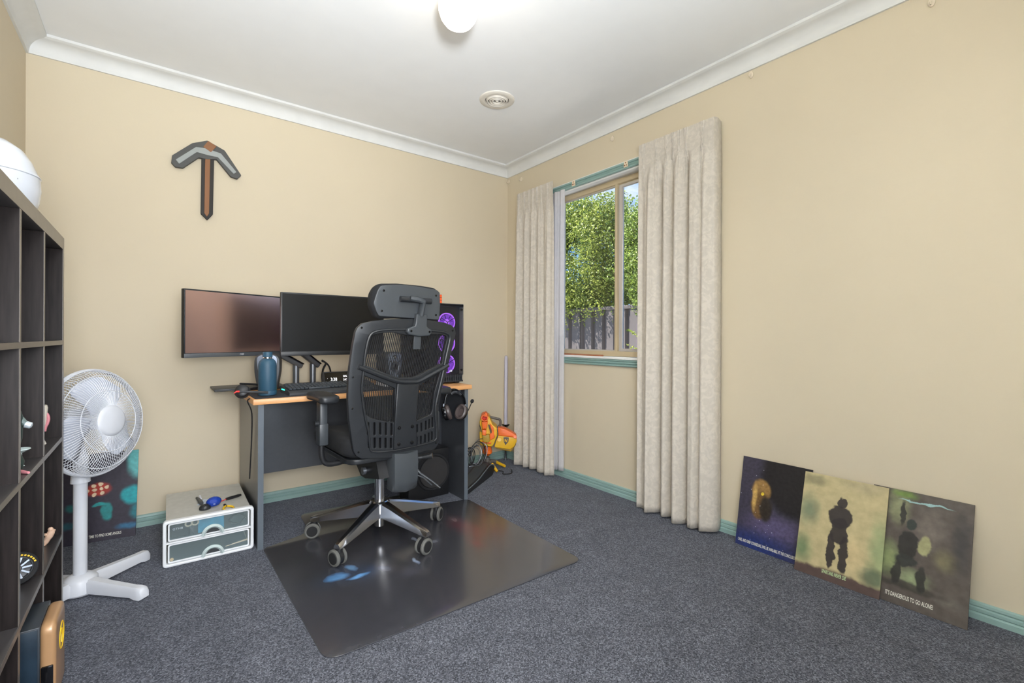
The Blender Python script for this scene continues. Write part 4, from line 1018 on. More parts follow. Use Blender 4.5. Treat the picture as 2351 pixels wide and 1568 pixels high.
# seat, mechanism, levers
sb = flat(round_poly([(-0.245, -0.21), (0.245, -0.21), (0.255, 0.22), (0.20, 0.27), (-0.20, 0.27), (-0.255, 0.22)], [0.08, 0.08, 0.08, 0.06, 0.06, 0.08], 7), (), 0.048, 0.036, 5)
slice_bm(sb, 0, np.linspace(-0.2, 0.2, 7)); slice_bm(sb, 1, np.linspace(-0.15, 0.24, 7))
def seat_shape(c):
    z = 0.500 + c.z + 0.012 * (abs(c.x) / 0.25) ** 2 - (0.03 * max(0, (c.y - 0.12) / 0.15) ** 2)
    return Vector((c.x, c.y, z))
seat = obj('seat', remap(sb, seat_shape), M_fab, chair, local=True, angle=60)
obj('seat_pan', remap(flat(round_poly([(-0.22, -0.19), (0.22, -0.19), (0.22, 0.22), (-0.22, 0.22)], 0.06), (), 0.012, 0.005), lambda c: Vector((c.x, c.y, 0.440 + c.z))), M_cb, chair, local=True)
mech = obj('mechanism', prism(new_bm(), [(-0.085, -0.16, 0.43), (-0.085, 0.12, 0.43), (-0.085, 0.12, 0.38), (-0.085, 0.03, 0.315), (-0.085, -0.03, 0.315), (-0.085, -0.20, 0.35)], (0.17, 0, 0)), M_blk, chair, local=True, smooth=False)
obj('spring_housing', cyl(new_bm(), (-0.05, -0.09, 0.36), (0.09, -0.09, 0.36), 0.022, seg=14), M_mid, mech, local=True)
obj('pivot_knob', cyl(new_bm(), (-0.10, -0.03, 0.352), (-0.075, -0.03, 0.352), 0.018, seg=14), M_mid, mech, local=True)
wr = lambda p, dep: tuple(MC.inverted() @ (CAM + ray(p) * dep))
l1 = obj('lever', tube(new_bm(), [wr((940, 1053), 2.23), wr((972, 1050), 2.23)], 0.006, 8), M_grey, chair, local=True)
obj('lever_knob', cyl(new_bm(), wr((970, 1050), 2.23), wr((991, 1046.5), 2.23), 0.0095, seg=14), M_cb, l1, local=True)
obj('knob_cap', cyl(new_bm(), wr((989, 1046.5), 2.23), wr((993, 1046), 2.23), 0.014, seg=16), M_cb, l1, local=True)
l2 = obj('lever', tube(new_bm(), [wr((945, 1076), 2.21), wr((957, 1077), 2.21), wr((966, 1087), 2.21), wr((990, 1103), 2.2), wr((1011, 1120), 2.2)], [0.006, 0.009, 0.008, 0.006, 0.005], 8, flat=0.6), M_cp, chair, local=True)
obj('lever', tube(new_bm(), [wr((950, 1087), 2.22), wr((972, 1096), 2.22), wr((992, 1114), 2.22)], [0.006, 0.007, 0.004], 8, flat=0.6), M_cp, chair, local=True)
obj('side_knob', cyl(new_bm(), wr((782, 1057), 2.26), wr((806, 1058), 2.26), 0.016, seg=14), M_blk, chair, local=True)
# arms
def armrest(s, x, y, zt):
    a = obj('armrest', box(new_bm(), (x - 0.017, y - 0.030, 0.50), (x + 0.017, y + 0.030, zt - 0.025), 0.006), M_cp, chair, local=True)
    pd = flat(round_poly([(-0.044, -0.13), (0.044, -0.13), (0.046, 0.09), (0.028, 0.135), (-0.028, 0.135), (-0.046, 0.09)], 0.03, 6), (), 0.017, 0.012, 4)
    slice_bm(pd, 1, np.linspace(-0.1, 0.1, 6))
    obj('arm_pad', remap(pd, lambda c: Vector((x + c.x, y + 0.0 + c.y, zt + c.z - 0.004 * (c.y / 0.13) ** 2))), M_cb, a, local=True, angle=60)
    obj('arm_sleeve', box(new_bm(), (x - 0.020, y - 0.034, 0.50), (x + 0.020, y + 0.034, 0.60), 0.006), M_cp, a, local=True)
    obj('arm_button', cyl(new_bm(), (x - 0.034, y - 0.005, 0.600), (x - 0.016, y - 0.005, 0.600), 0.013, seg=14), M_cb, a, local=True)
    pts_ = smooth_path([(x, y, 0.51), (x, y, 0.45), (x - s * 0.02, y, 0.41), (x - s * 0.08, y, 0.405), (x - s * 0.16, y, 0.425)], 5)
    obj('arm_bracket', tube(new_bm(), pts_, 0.010, 10, flat=1.3), M_blk, a, local=True)
armrest(-1, -0.280, -0.005, 0.720)
armrest(1, 0.298, -0.005, 0.722)
# base and castors
obj('gas_lift', cyl(new_bm(), (0, 0, 0.10), (0, 0, 0.33), 0.0235, seg=28), M_chrome, chair, local=True)
obj('lift_foot', lathe(new_bm(), [(0.021, 0.058), (0.0235, 0.060), (0.0255, 0.11), (0.030, 0.13)], (0, 0, 0), 28), M_chrome, chair, local=True)
obj('hub', lathe(new_bm(), [(0.026, 0.105), (0.046, 0.112), (0.052, 0.135), (0.050, 0.178), (0.042, 0.187), (0.026, 0.188)], (0, 0, 0), 32), M_chrome, chair, local=True)
M_tyre = mat('grey_tyre', srgb(98, 98, 94), 0.6)
for k in range(5):
    ang = math.radians(-143.5 + 72 * k) - CROT
    Ma = Matrix.Rotation(ang, 4, 'Z')
    prof = []
    for x, zt, zb, wt, wb in ((0.030, 0.186, 0.112, 0.026, 0.030), (0.10, 0.170, 0.108, 0.023, 0.028), (0.20, 0.142, 0.098, 0.019, 0.024), (0.285, 0.118, 0.088, 0.016, 0.020), (0.318, 0.110, 0.084, 0.016, 0.019), (0.335, 0.104, 0.084, 0.013, 0.016)):
        prof.append([Ma @ Vector(q) for q in ((x, -wb, zb), (x, wb, zb), (x, wt, zt - 0.008), (x, wt * 0.55, zt), (x, -wt * 0.55, zt), (x, -wt, zt - 0.008))])
    lg = obj('leg', rings(new_bm(), prof), M_chrome, chair, local=True, angle=30)
    e = Ma @ Vector((0.316, 0, 0))
    sw_ = [0.35, 1.9, -0.9, 0.6, 1.2][k] + CROT
    # castor swivels freely
    axd = Vector((math.cos(sw_), math.sin(sw_), 0)); tr_ = Vector((-axd.y, axd.x, 0)) * 0.012
    ct = obj('castor', rings(new_bm(), [[e + tr_ * 0.3 + Vector((0.016 * math.cos(q), 0.016 * math.sin(q), z)) for q in np.linspace(0, 2 * math.pi, 13)[:-1]] for z in (ZF + 0.028, ZF + 0.062, ZF + 0.078)]), M_blk, chair, local=True)
    wc = e + tr_ + Vector((0, 0, ZF + 0.0365))
    obj('axle_hood', cyl(new_bm(), wc - axd * 0.010, wc + axd * 0.010, 0.033, seg=24), M_blk, ct, local=True)
    for sgn in (-1, 1):
        c0 = wc + axd * (sgn * 0.011); c1 = wc + axd * (sgn * 0.026)
        x_, y_ = frame_of(axd)
        def rg_(c, r): return [c + x_ * (r * math.cos(2 * math.pi * j / 28)) + y_ * (r * math.sin(2 * math.pi * j / 28)) for j in range(28)]
        obj('wheel', rings(new_bm(), [rg_(c0, 0.030), rg_(c0 * 0.8 + c1 * 0.2, 0.0365), rg_(c0 * 0.3 + c1 * 0.7, 0.0365), rg_(c1, 0.031), rg_(c1 - axd * sgn * 0.001, 0.025)]), M_tyre, ct, local=True)
        obj('wheel_cap', rings(new_bm(), [rg_(c1 - axd * sgn * 0.002, 0.0255), rg_(c1 + axd * sgn * 0.0012, 0.0245), rg_(c1 + axd * sgn * 0.0022, 0.008)]), M_rub, ct, local=True)

# ------------------------------------------------------------------ pedestal fan
M_fan = mat('fan_white_plastic', srgb(210, 212, 218), 0.35)
FB = Vector((-0.222, 2.452, 0))
fan = thing('pedestal_fan', 'white pedestal fan with round wire grille between the shelf and the drawers', 'fan', FB)
obj('pole', cyl(new_bm(), FB + Vector((0, 0, 0.075)), FB + Vector((0, 0, 0.47)), 0.0215, seg=24), M_fan, fan)
obj('collar', lathe(new_bm(), [(0.022, 0.0), (0.030, 0.002), (0.028, 0.03), (0.025, 0.045), (0.012, 0.05)], FB + Vector((0, 0, 0.428)), 28), M_fan, fan)
obj('hub', lathe(new_bm(), [(0.052, 0.006), (0.056, 0.012), (0.054, 0.058), (0.048, 0.066), (0.030, 0.076), (0.022, 0.078)], FB, 28), M_fan, fan)
for k, an in enumerate((-45, 44, 135, 224)):
    a = math.radians(an); d = Vector((math.cos(a), math.sin(a), 0)); s_ = Vector((-d.y, d.x, 0)); rs = []
    for x, wd, z0, z1 in ((0.035, 0.020, 0.012, 0.064), (0.12, 0.020, 0.012, 0.056), (0.235, 0.0185, 0.010, 0.046), (0.252, 0.0195, 0.004, 0.046), (0.275, 0.0195, 0.003, 0.044), (0.283, 0.016, 0.006, 0.036)):
        c = FB + d * x
        rs.append([c + s_ * u + Vector((0, 0, z)) for u, z in ((-wd, z0), (wd, z0), (wd, z1 - 0.010), (wd * 0.6, z1), (-wd * 0.6, z1), (-wd, z1 - 0.010))])
    obj('leg', rings(new_bm(), rs), M_fan, fan, angle=50)
FH = Vector((-0.177, 2.385, 0.667)); fa = math.radians(50); fax = Vector((math.sin(fa), -math.cos(fa), 0.10)).normalized()
fx_ = Vector((0, 0, 1)).cross(fax).normalized() ; fy_ = fax.cross(fx_)
Mf = basis(FH, fx_, fy_, fax)
def fl(name, bm, m, par=fan, **k):
    for v in bm.verts: v.co = Mf @ v.co
    return obj(name, bm, m, par, **k)
R = 0.198
fl('motor_housing', lathe(new_bm(), [(0.010, -0.155), (0.042, -0.150), (0.058, -0.13), (0.062, -0.08), (0.055, -0.060), (0.02, -0.058)], (0, 0, 0), 28), M_fan)
obj('neck', tube(new_bm(), [FB + Vector((0, 0, 0.465)), FB + Vector((0.0, 0, 0.52)), Mf @ Vector((0, -0.03, -0.11))], [0.022, 0.026, 0.03], 14), M_fan, fan)
def grille(prof, nw, rw, rings_r, name):
    bm = new_bm()
    for k in range(nw):
        a = 2 * math.pi * k / nw
        pts = [Vector((r * math.cos(a + tw), r * math.sin(a + tw), z)) for r, z, tw in prof]
        tube(bm, pts, rw, 4)
    for r, z, q in rings_r:
        tube(bm, [Vector((r * math.cos(2 * math.pi * j / 48), r * math.sin(2 * math.pi * j / 48), z)) for j in range(48)], q, 6, True)
    o = fl(name, bm, M_fan); o['kind'] = 'stuff'
grille([(0.058, 0.068, 0), (0.10, 0.064, 0.03), (0.15, 0.052, 0.06), (0.185, 0.030, 0.075), (R, 0.0, 0.08)], 110, 0.0011, [(0.115, 0.061, 0.0016), (0.175, 0.038, 0.0016), (0.198, 0.012, 0.0016)], 'front_grille')
grille([(0.050, -0.062, 0), (0.12, -0.060, -0.05), (0.17, -0.045, -0.08), (R, -0.004, -0.10)], 90, 0.0011, [(0.10, -0.061, 0.0014), (0.16, -0.049, 0.0014)], 'rear_grille')
fl('rim', lathe(new_bm(), [(R - 0.004, -0.011), (R + 0.004, -0.011), (R + 0.006, 0.0), (R + 0.003, 0.006), (R - 0.003, 0.006)], (0, 0, 0), 64, torus=True), M_fan)
fl('centre_badge', lathe(new_bm(), [(0.001, 0.079), (0.045, 0.078), (0.054, 0.074), (0.059, 0.068), (0.060, 0.062), (0.002, 0.060)], (0, 0, 0), 40), M_fan)
fl('blade_hub', lathe(new_bm(), [(0.001, 0.035), (0.022, 0.032), (0.028, 0.02), (0.028, -0.03), (0.001, -0.03)], (0, 0, 0), 24), M_fan)
M_blade = mat('fan_blade_plastic', srgb(206, 210, 222), 0.3)
for k in range(3):
    a0 = math.radians(68 + 120 * k); P = []
    for i in range(9):
        t_ = i / 8; r = 0.024 + 0.146 * t_
        half = (0.40 + 0.30 * math.sin(math.pi * min(1, t_ * 0.62 + 0.18))) * (1.0 if t_ < 0.8 else math.sqrt(max(0.02, 1 - ((t_ - 0.8) / 0.2) ** 2)) )
        if t_ < 0.25: half = 0.75 - t_ * 0.9
        row = []
        for j in range(7):
            s = (j / 6 - 0.5) * 2; an = a0 + s * half + 0.35 * t_
            row.append(Vector((r * math.cos(an), r * math.sin(an), 0.006 - 0.022 * s * (0.5 + 0.5 * t_))))
        P.append(row)
    bm = grid(new_bm(), P); o = fl('blade', bm, M_blade, angle=60); md = o.modifiers.new('thickness', 'SOLIDIFY'); md.thickness = 0.002

# ------------------------------------------------------------------ plastic drawer unit and the things on it
M_frost = bpy.data.materials.new('frosted_plastic'); M_frost.use_nodes = True
t = M_frost.node_tree; b = t.nodes['Principled BSDF']; b.inputs['Base Color'].default_value = (*srgb(214, 212, 204), 1); b.inputs['Roughness'].default_value = 0.45
tr = t.nodes.new('ShaderNodeBsdfTransparent'); ms = t.nodes.new('ShaderNodeMixShader'); nn_ = t.nodes.new('ShaderNodeTexNoise'); nn_.inputs['Scale'].default_value = 12
mr = t.nodes.new('ShaderNodeMapRange'); mr.inputs[3].default_value = 0.62; mr.inputs[4].default_value = 0.80
t.links.new(nn_.outputs['Fac'], mr.inputs[0]); t.links.new(mr.outputs[0], ms.inputs[0]); t.links.new(tr.outputs[0], ms.inputs[1]); t.links.new(b.outputs[0], ms.inputs[2]); t.links.new(ms.outputs[0], t.nodes['Material Output'].inputs[0])
M_clear = bpy.data.materials.new('clear_plastic'); M_clear.use_nodes = True
t = M_clear.node_tree; b = t.nodes['Principled BSDF']; b.inputs['Base Color'].default_value = (*srgb(168, 186, 188), 1); b.inputs['Roughness'].default_value = 0.2
tr = t.nodes.new('ShaderNodeBsdfTransparent'); ms = t.nodes.new('ShaderNodeMixShader'); nn_ = t.nodes.new('ShaderNodeTexNoise'); nn_.inputs['Scale'].default_value = 9
mr = t.nodes.new('ShaderNodeMapRange'); mr.inputs[3].default_value = 0.14; mr.inputs[4].default_value = 0.22
t.links.new(nn_.outputs['Fac'], mr.inputs[0]); t.links.new(mr.outputs[0], ms.inputs[0]); t.links.new(tr.outputs[0], ms.inputs[1]); t.links.new(b.outputs[0], ms.inputs[2]); t.links.new(ms.outputs[0], t.nodes['Material Output'].inputs[0])
M_hand = mat('milky_handle', srgb(200, 214, 212), 0.3)
M_rimw = mat('white_rim', srgb(232, 234, 236), 0.35)
M_in = mat('drawer_liner', srgb(96, 110, 116), 0.7)
dx0, dx1, dy0, dy1, dz1 = 0.034, 0.378, 2.492, 3.06, 0.192
MD = Matrix.Translation((0.206, 2.49, 0)) @ Matrix.Rotation(math.radians(-1.2), 4, 'Z')
du = thing('drawer_unit', 'clear plastic two-drawer unit with white rim on the carpet left of the desk', 'drawer unit', M=MD)
hw = 0.172
obj('front_rim', remap(flat(rrect(-hw, 0.001, hw, 0.200, 0.014), [rrect(-hw + 0.013, 0.013, hw - 0.013, 0.187, 0.008)], 0.014, 0.004), lambda c: Vector((c.x, 0.012 + c.z, c.y))), M_rimw, du, local=True)
for s in (-1, 1):
    obj('side_wall', box(new_bm(), (s * hw - s * 0.012 - 0.0015, 0.026, 0.004), (s * hw - s * 0.012 + 0.0015, 0.47, 0.188)), M_frost, du, local=True, smooth=False)
obj('top_panel', box(new_bm(), (-hw + 0.012, 0.026, 0.1865), (hw - 0.012, 0.47, 0.1895)), M_frost, du, local=True, smooth=False)
obj('back_wall', box(new_bm(), (-hw + 0.012, 0.467, 0.004), (hw - 0.012, 0.47, 0.188)), M_frost, du, local=True, smooth=False)
obj('base', box(new_bm(), (-hw + 0.012, 0.026, 0.004), (hw - 0.012, 0.467, 0.008)), M_frost, du, local=True, smooth=False)
obj('divider', box(new_bm(), (-hw + 0.012, 0.004, 0.098), (hw - 0.012, 0.030, 0.105), 0.001), M_rimw, du, local=True)
for z0, z1 in ((0.108, 0.185), (0.015, 0.096)):
    dr = obj('drawer', remap(flat(rrect(-hw + 0.018, z0, hw - 0.018, z1, 0.008), [rrect(-hw + 0.024, z0 + 0.006, hw - 0.024, z1 - 0.006, 0.005)], 0.003, 0.001), lambda c: Vector((c.x, 0.010 + c.z, c.y))), M_rimw, du, local=True)
    obj('drawer_front', box(new_bm(), (-hw + 0.022, 0.0095, z0 + 0.004), (hw - 0.022, 0.0115, z1 - 0.004)), M_clear, dr, local=True, smooth=False)
    obj('drawer_floor', box(new_bm(), (-hw + 0.02, 0.014, z0), (hw - 0.02, 0.44, z0 + 0.002)), M_in, dr, local=True, smooth=False)
    obj('drawer_back', box(new_bm(), (-hw + 0.02, 0.30, z0 + 0.002), (hw - 0.02, 0.302, z1 - 0.002)), M_in, dr, local=True, smooth=False)
    rs = []
    for k in range(15):
        a = math.pi * k / 14; ri, ro = 0.028, 0.044
        c_, s_ = math.cos(a), math.sin(a)
        rs.append([Vector((0.010 + c_ * ri, -0.001, z0 + s_ * ri)), Vector((0.010 + c_ * (ri + ro) / 2, -0.012, z0 + s_ * (ri + ro) / 2)), Vector((0.010 + c_ * ro, -0.001, z0 + s_ * ro)), Vector((0.010 + c_ * (ri + ro) / 2, 0.009, z0 + s_ * (ri + ro) / 2))])
    obj('handle', rings(new_bm(), rs), M_hand, dr, local=True, angle=60)
    obj('finger_hole', remap(flat([(0.010 + 0.027 * math.cos(math.pi * k / 12), z0 + 0.027 * math.sin(math.pi * k / 12)) for k in range(13)], (), 0.0006), lambda c: Vector((c.x, 0.0082 + c.z, c.y))), M_grey, dr, local=True, smooth=False)
dw = lambda x, y, z: MD @ Vector((x, y, z))
# contents, each its own thing
tag(obj('card_box', box(new_bm(), (-0.045, 0.035, 0.112), (0.055, 0.055, 0.172), 0.001, 1, MD), mat('blue_green_card', srgb(40, 150, 190), 0.4, var=0.3, vscale=30)), 'blue and green card box in the upper plastic drawer', 'box')
tag(obj('leather_case', box(new_bm(), (-0.145, 0.03, 0.112), (-0.075, 0.075, 0.165), 0.004, 1, MD), M_blk), 'black case at the left of the upper plastic drawer', 'case')
o = obj('lettering', remap(text('GTHB', 0.012, xs=1.2), lambda c: MD @ Vector((c.x - 0.138, 0.0285 - c.z, c.y + 0.148))), M_logo, bpy.data.objects['leather_case'], smooth=False)
scs = thing('scissors', 'cream-handled scissors in the upper plastic drawer', 'scissors', dw(-0.06, 0.03, 0.112))
for sx in (-0.080, -0.056):
    obj('finger_ring', tube(new_bm(), [MD @ Vector((sx + 0.012 * math.cos(2 * math.pi * k / 16), 0.026, 0.166 + 0.011 * math.sin(2 * math.pi * k / 16))) for k in range(16)], 0.0035, 6, True), mat('cream_handle', srgb(206, 198, 176), 0.4), scs)
for sx, ex in ((-0.078, -0.060), (-0.058, -0.070)):
    obj('blade', tube(new_bm(), [dw(sx, 0.027, 0.156), dw((sx + ex) / 2, 0.027, 0.138), dw(ex, 0.027, 0.114)], [0.005, 0.005, 0.002], 6, flat=0.5), M_mid, scs)
cq = [Vector((0.110 + (0.030 + 0.006 * math.sin(k * 1.7)) * math.cos(k * 0.42), 0.040 + 0.004 * math.sin(k), 0.142 + (0.022 + 0.004 * math.cos(k * 2.1)) * math.sin(k * 0.42))) for k in range(90)]
tag(obj('cable', tube(new_bm(), [MD @ q for q in cq], 0.002, 5), M_rub), 'coiled black cable at the right of the upper plastic drawer', 'cable')
tag(obj('token', cyl(new_bm(), dw(-0.140, 0.018, 0.026), dw(-0.140, 0.020, 0.026), 0.007, seg=18), mat('peach_token', srgb(224, 196, 150), 0.4)), 'small round peach token in the lower plastic drawer', 'token')
for i, (x0, x1, z) in enumerate(((0.060, 0.150, 0.030), (0.085, 0.150, 0.034))):
    tag(obj('pencil', cyl(new_bm(), dw(x0, 0.024, z), dw(x1, 0.026, z + 0.008), 0.0016, seg=6), M_cream), ['longer thin pale stick lying in the lower plastic drawer', 'shorter thin pale stick above the longer one, lower drawer'][i], 'stick', 'pale sticks in the lower drawer')
ZD = 0.1903
def dz(p): return atZ(p, ZD)
c = atZ((491, 1153), ZD + 0.020)
br = new_bm(); ball(br, (0, 0, 0), (0.032, 0.026, 0.022), 26, 18)
for v in br.verts:
    nv = v.co.normalized(); v.co *= 1 + 0.05 * mnoise.noise(nv * 5) ; 
    if v.co.x < -0.012 and v.co.z < 0.0: v.co.z *= 1.08
    v.co = Matrix.Rotation(math.radians(20), 3, 'Z') @ v.co + Vector((c.x, c.y, ZD + 0.0205 + 0.003))
sb_ = thing('stress_ball', 'blue lumpy foam stress ball on top of the drawer unit', 'ball', (c.x, c.y, ZD))
obj('body', br, mat('blue_foam', srgb(22, 60, 160), 0.5, bump=0.6, bscale=120), sb_)
obj('printed_mark', remap(text('ee', 0.008), lambda q: Vector((c.x - 0.004 + q.x, c.y - 0.0262, ZD + 0.017 + q.y)) + Vector((0, -q.z, 0))), M_logo, sb_, smooth=False)
tag(obj('card', box(new_bm(), (-0.042, -0.030, 0), (0.042, 0.030, 0.0008), 0, 1, Matrix.Translation(atZ((476, 1152), ZD + 0.0002)) @ Matrix.Rotation(math.radians(65), 4, 'Z')), mat('blue_white_card', srgb(196, 206, 222), 0.5, var=0.12, vscale=60)), 'pale blue and white card lying under the blue ball', 'card')
c = dz((471, 1170))
ms_ = thing('computer_mouse', 'small dark rounded mouse at the front of the drawer unit top', 'mouse', c)
mb_ = new_bm(); ball(mb_, (0, 0, 0), (0.024, 0.021, 0.018), 24, 16)
for v in mb_.verts: v.co.z = max(v.co.z, -0.006); v.co += Vector((c.x, c.y + 0.006, ZD + 0.0068))
obj('shell', mb_, M_cb, ms_)
obj('wheel', cyl(new_bm(), (c.x - 0.002, c.y - 0.006, ZD + 0.0205), (c.x + 0.003, c.y - 0.006, ZD + 0.0205), 0.004, seg=12), M_rub, ms_)
p0, p1, p2, p3 = (Vector(atZ(q, ZD + 0.008)) for q in ((507, 1150), (517, 1147), (519, 1146), (553, 1136)))
sd_ = thing('screwdriver', 'screwdriver with black handle and red shaft on the drawer unit', 'screwdriver', p2)
obj('handle', tube(new_bm(), [p2, p2 * 0.8 + p3 * 0.2, p2 * 0.2 + p3 * 0.8, p3], [0.0065, 0.0078, 0.0074, 0.0055], 8), M_blk, sd_, angle=20)
obj('shaft', cyl(new_bm(), p0 + Vector((0, 0, -0.003)), p2, 0.0022, seg=8), mat('red_shaft', srgb(200, 60, 56), 0.4), sd_)
pl_ = thing('pliers', 'small pliers with bent yellow handles on the drawer unit', 'pliers', dz((520, 1165)))
M_yel = mat('yellow_grip', srgb(240, 196, 30), 0.45)
zz = lambda x, y: Vector(atZ((x, y), ZD + 0.006))
obj('jaw', tube(new_bm(), [zz(513, 1159.5), zz(516, 1159), zz(519.5, 1161.5)], [0.004, 0.006, 0.004], 8), M_blk, pl_)
obj('grip', tube(new_bm(), smooth_path([zz(518, 1162), zz(514, 1165), zz(513, 1168), zz(516, 1171), zz(520, 1172)], 5), 0.0045, 8), M_yel, pl_)
obj('grip', tube(new_bm(), smooth_path([zz(523, 1161.5), zz(530, 1162), zz(535, 1163.5), zz(537.5, 1168)], 5), 0.0045, 8), M_yel, pl_)
ga = thing('cable_adapter', 'small grey cable adapter with white plug on the drawer unit', 'adapter', dz((460, 1150)))
zg = lambda x, y, h: Vector(atZ((x, y), ZD + h))
obj('body', tube(new_bm(), [zg(452, 1143, 0.008), zg(457, 1147, 0.009), zg(461, 1153, 0.009), zg(463, 1156, 0.009)], [0.006, 0.007, 0.010, 0.008], 8), M_grey, ga)
obj('plug', cyl(new_bm(), zg(461, 1145, 0.010), zg(459, 1138, 0.012), 0.0045, seg=10), M_paper, ga)

# ------------------------------------------------------------------ cube shelf on the left and its contents
M_shelf = mat('black_brown_woodgrain', srgb(36, 31, 30), 0.5, var=0.35, vscale=14, stretch=(8, 8, 0.6), bump=0.01, bscale=120, spec=0.12)
M_sedge = mat('shelf_edge_sheen', srgb(92, 84, 76), 0.3, var=0.1, vscale=30, spec=0.8)  # paler board fronts: grazing reflection put into the strips' colour
M_shelf2 = mat('black_brown_shelf', srgb(58, 55, 55), 0.3, var=0.2, vscale=9, stretch=(3, 0.6, 3), bump=0.005, bscale=120)
SX0, SX1 = -0.462, -0.243
sh = thing('cube_shelf', 'black-brown open cube shelf along the left wall', 'shelf', (-0.35, 1.55, 0))
SY1 = 2.205; SY0 = 0.90
tb_ = obj('top_board', box(new_bm(), (SX0, SY0, 1.288), (SX1 - 0.001, SY1, 1.328), 0.001), M_shelf2, sh)
obj('edge_strip', box(new_bm(), (SX1 - 0.001, SY0, 1.288), (SX1, SY1, 1.328)), M_sedge, tb_, smooth=False)
obj('bottom_board', box(new_bm(), (SX0, SY0 + 0.038, 0.004), (SX1, SY1 - 0.026, 0.030), 0.001), M_shelf2, sh)
for y0, y1 in ((SY0, SY0 + 0.026), (SY1 - 0.026, SY1)):
    sp_ = obj('side_panel', box(new_bm(), (SX0, y0, 0.0), (SX1 - 0.001, y1, 1.288), 0.001), M_shelf, sh)
    obj('edge_strip', box(new_bm(), (SX1 - 0.001, y0, 0.0), (SX1, y1, 1.288)), M_sedge, sp_, smooth=False)
DIV = (1.243, 1.551, 1.851)
for y in DIV:
    dv_ = obj('divider', box(new_bm(), (SX0, y - 0.008, 0.030), (SX1 - 0.002, y + 0.008, 1.288), 0.0008), M_shelf, sh)
    obj('edge_strip', box(new_bm(), (SX1 - 0.002, y - 0.008, 0.030), (SX1 - 0.001, y + 0.008, 1.288)), M_sedge, dv_, smooth=False)
YS = [SY0 + 0.026, *DIV, SY1 - 0.026]
for z in (0.966, 0.642, 0.312):
    sb2 = obj('shelf_board', box(new_bm(), (SX0, SY0 + 0.026, z), (SX1 - 0.0005, SY1 - 0.026, z + 0.014), 0.0008), M_shelf2, sh)
    obj('edge_strip', box(new_bm(), (SX1 - 0.0005, SY0 + 0.026, z), (SX1 + 0.0005, SY1 - 0.026, z + 0.014)), M_sedge, sb2, smooth=False)
Z1, Z2, Z3 = 0.980, 0.656, 0.326
# white dome on top
Mdm = Matrix.Translation((-0.355, 1.872, 1.3285))
dm = thing('white_helmet', 'glossy white rounded helmet on top of the dark shelf', 'helmet', (-0.355, 1.872, 1.3285))
M_hel = mat('white_gloss_shell', srgb(204, 208, 216), 0.18, coat=0.5)
obj('shell', lathe(new_bm(), [(0.070, 0.0), (0.086, 0.010), (0.097, 0.04), (0.101, 0.075), (0.099, 0.108), (0.101, 0.110), (0.100, 0.113), (0.094, 0.122), (0.084, 0.150), (0.066, 0.180), (0.04, 0.200), (0.001, 0.208)], (-0.355, 1.872, 1.3285), 48), M_hel, dm)
for k, (p, s) in enumerate((((47, 410), 0.0055), ((51, 407), 0.003), ((60, 390), 0.003), ((60, 393), 0.003))):
    q = atY(p, 1.79)
    dv = (q - Vector((-0.355, 1.872, q.z))).normalized(); q2 = Vector((-0.355, 1.872, q.z)) + dv * 0.0972
    obj('mark', ball(new_bm(), q2, (s * 0.6, s * 0.6, s), 8, 6), M_grey, dm)
def sx(p, x): return atX(p, x)
# pink handled cup, end column second row from the top
xq = -0.30
M_pink = mat('pink_plastic', srgb(206, 132, 140), 0.4)
cu = thing('toy_cup', 'pale toy cup with curved pink handle, far column of the shelf', 'toy', (-0.305, 2.00, Z2))
ay = lambda x, y, Y: Vector(atY((x, y), Y))
obj('handle', tube(new_bm(), smooth_path([ay(100, 948, 2.0), ay(105, 948.5, 2.0), ay(109.5, 954, 2.0), ay(111, 962, 2.0), ay(108.5, 972, 2.0), ay(104.5, 980, 2.0), ay(102, 990, 2.0)], 5), 0.0042, 8), M_pink, cu)
c = ay(86, 965, 2.0)
obj('cup', lathe(new_bm(), [(0.012, 0.001), (0.020, 0.01), (0.012, 0.03), (0.020, 0.08), (0.023, 0.12), (0.021, 0.128), (0.001, 0.130)], (c.x, c.y, Z2), 24), mat('pale_plastic', srgb(222, 214, 200), 0.4), cu)
# robot-like metal arm and saucer in the next column
c = ay(26, 975, 1.70)
ra = thing('toy_robot', 'dark toy figure with silver nozzle arm, second column of the shelf', 'toy', (c.x, c.y, Z2))
obj('body', lathe(new_bm(), [(0.020, 0.001), (0.024, 0.02), (0.014, 0.05), (0.020, 0.08), (0.022, 0.13), (0.014, 0.16), (0.001, 0.175)], (c.x, c.y, Z2), 20), mat('dark_green_toy', srgb(52, 66, 62), 0.4), ra)
obj('arm', tube(new_bm(), [ay(40, 958, 1.70), ay(50, 968, 1.70), ay(58, 973, 1.70)], [0.009, 0.009, 0.007], 10), mat('grey_green', srgb(110, 126, 124), 0.4), ra)
obj('nozzle', tube(new_bm(), [ay(56, 974, 1.70), ay(58, 974, 1.70), ay(71, 977, 1.70), ay(74, 977.5, 1.70)], [0.007, 0.0085, 0.0080, 0.004], 12), mat('silver_plastic', srgb(200, 210, 216), 0.3, 0.2), ra)
c = ay(46, 1040, 1.74)
sc_ = thing('saucer_stand', 'pale green saucer on a short foot, below the silver nozzle', 'saucer', (c.x, c.y, Z2))
obj('dish', lathe(new_bm(), [(0.004, 0.0), (0.010, 0.003), (0.020, 0.009), (0.0195, 0.011), (0.010, 0.006), (0.001, 0.004)], (c.x, c.y, c.z), 28), M_hand, sc_)
obj('foot', lathe(new_bm(), [(0.009, 0.001), (0.004, 0.006), (0.004, c.z - Z2 + 0.001)], (c.x, c.y, Z2), 16), M_hand, sc_)
p0, p1, p2 = (Vector(atZ(q, Z2 + 0.004)) for q in ((44, 1082), (56, 1084), (66, 1085)))
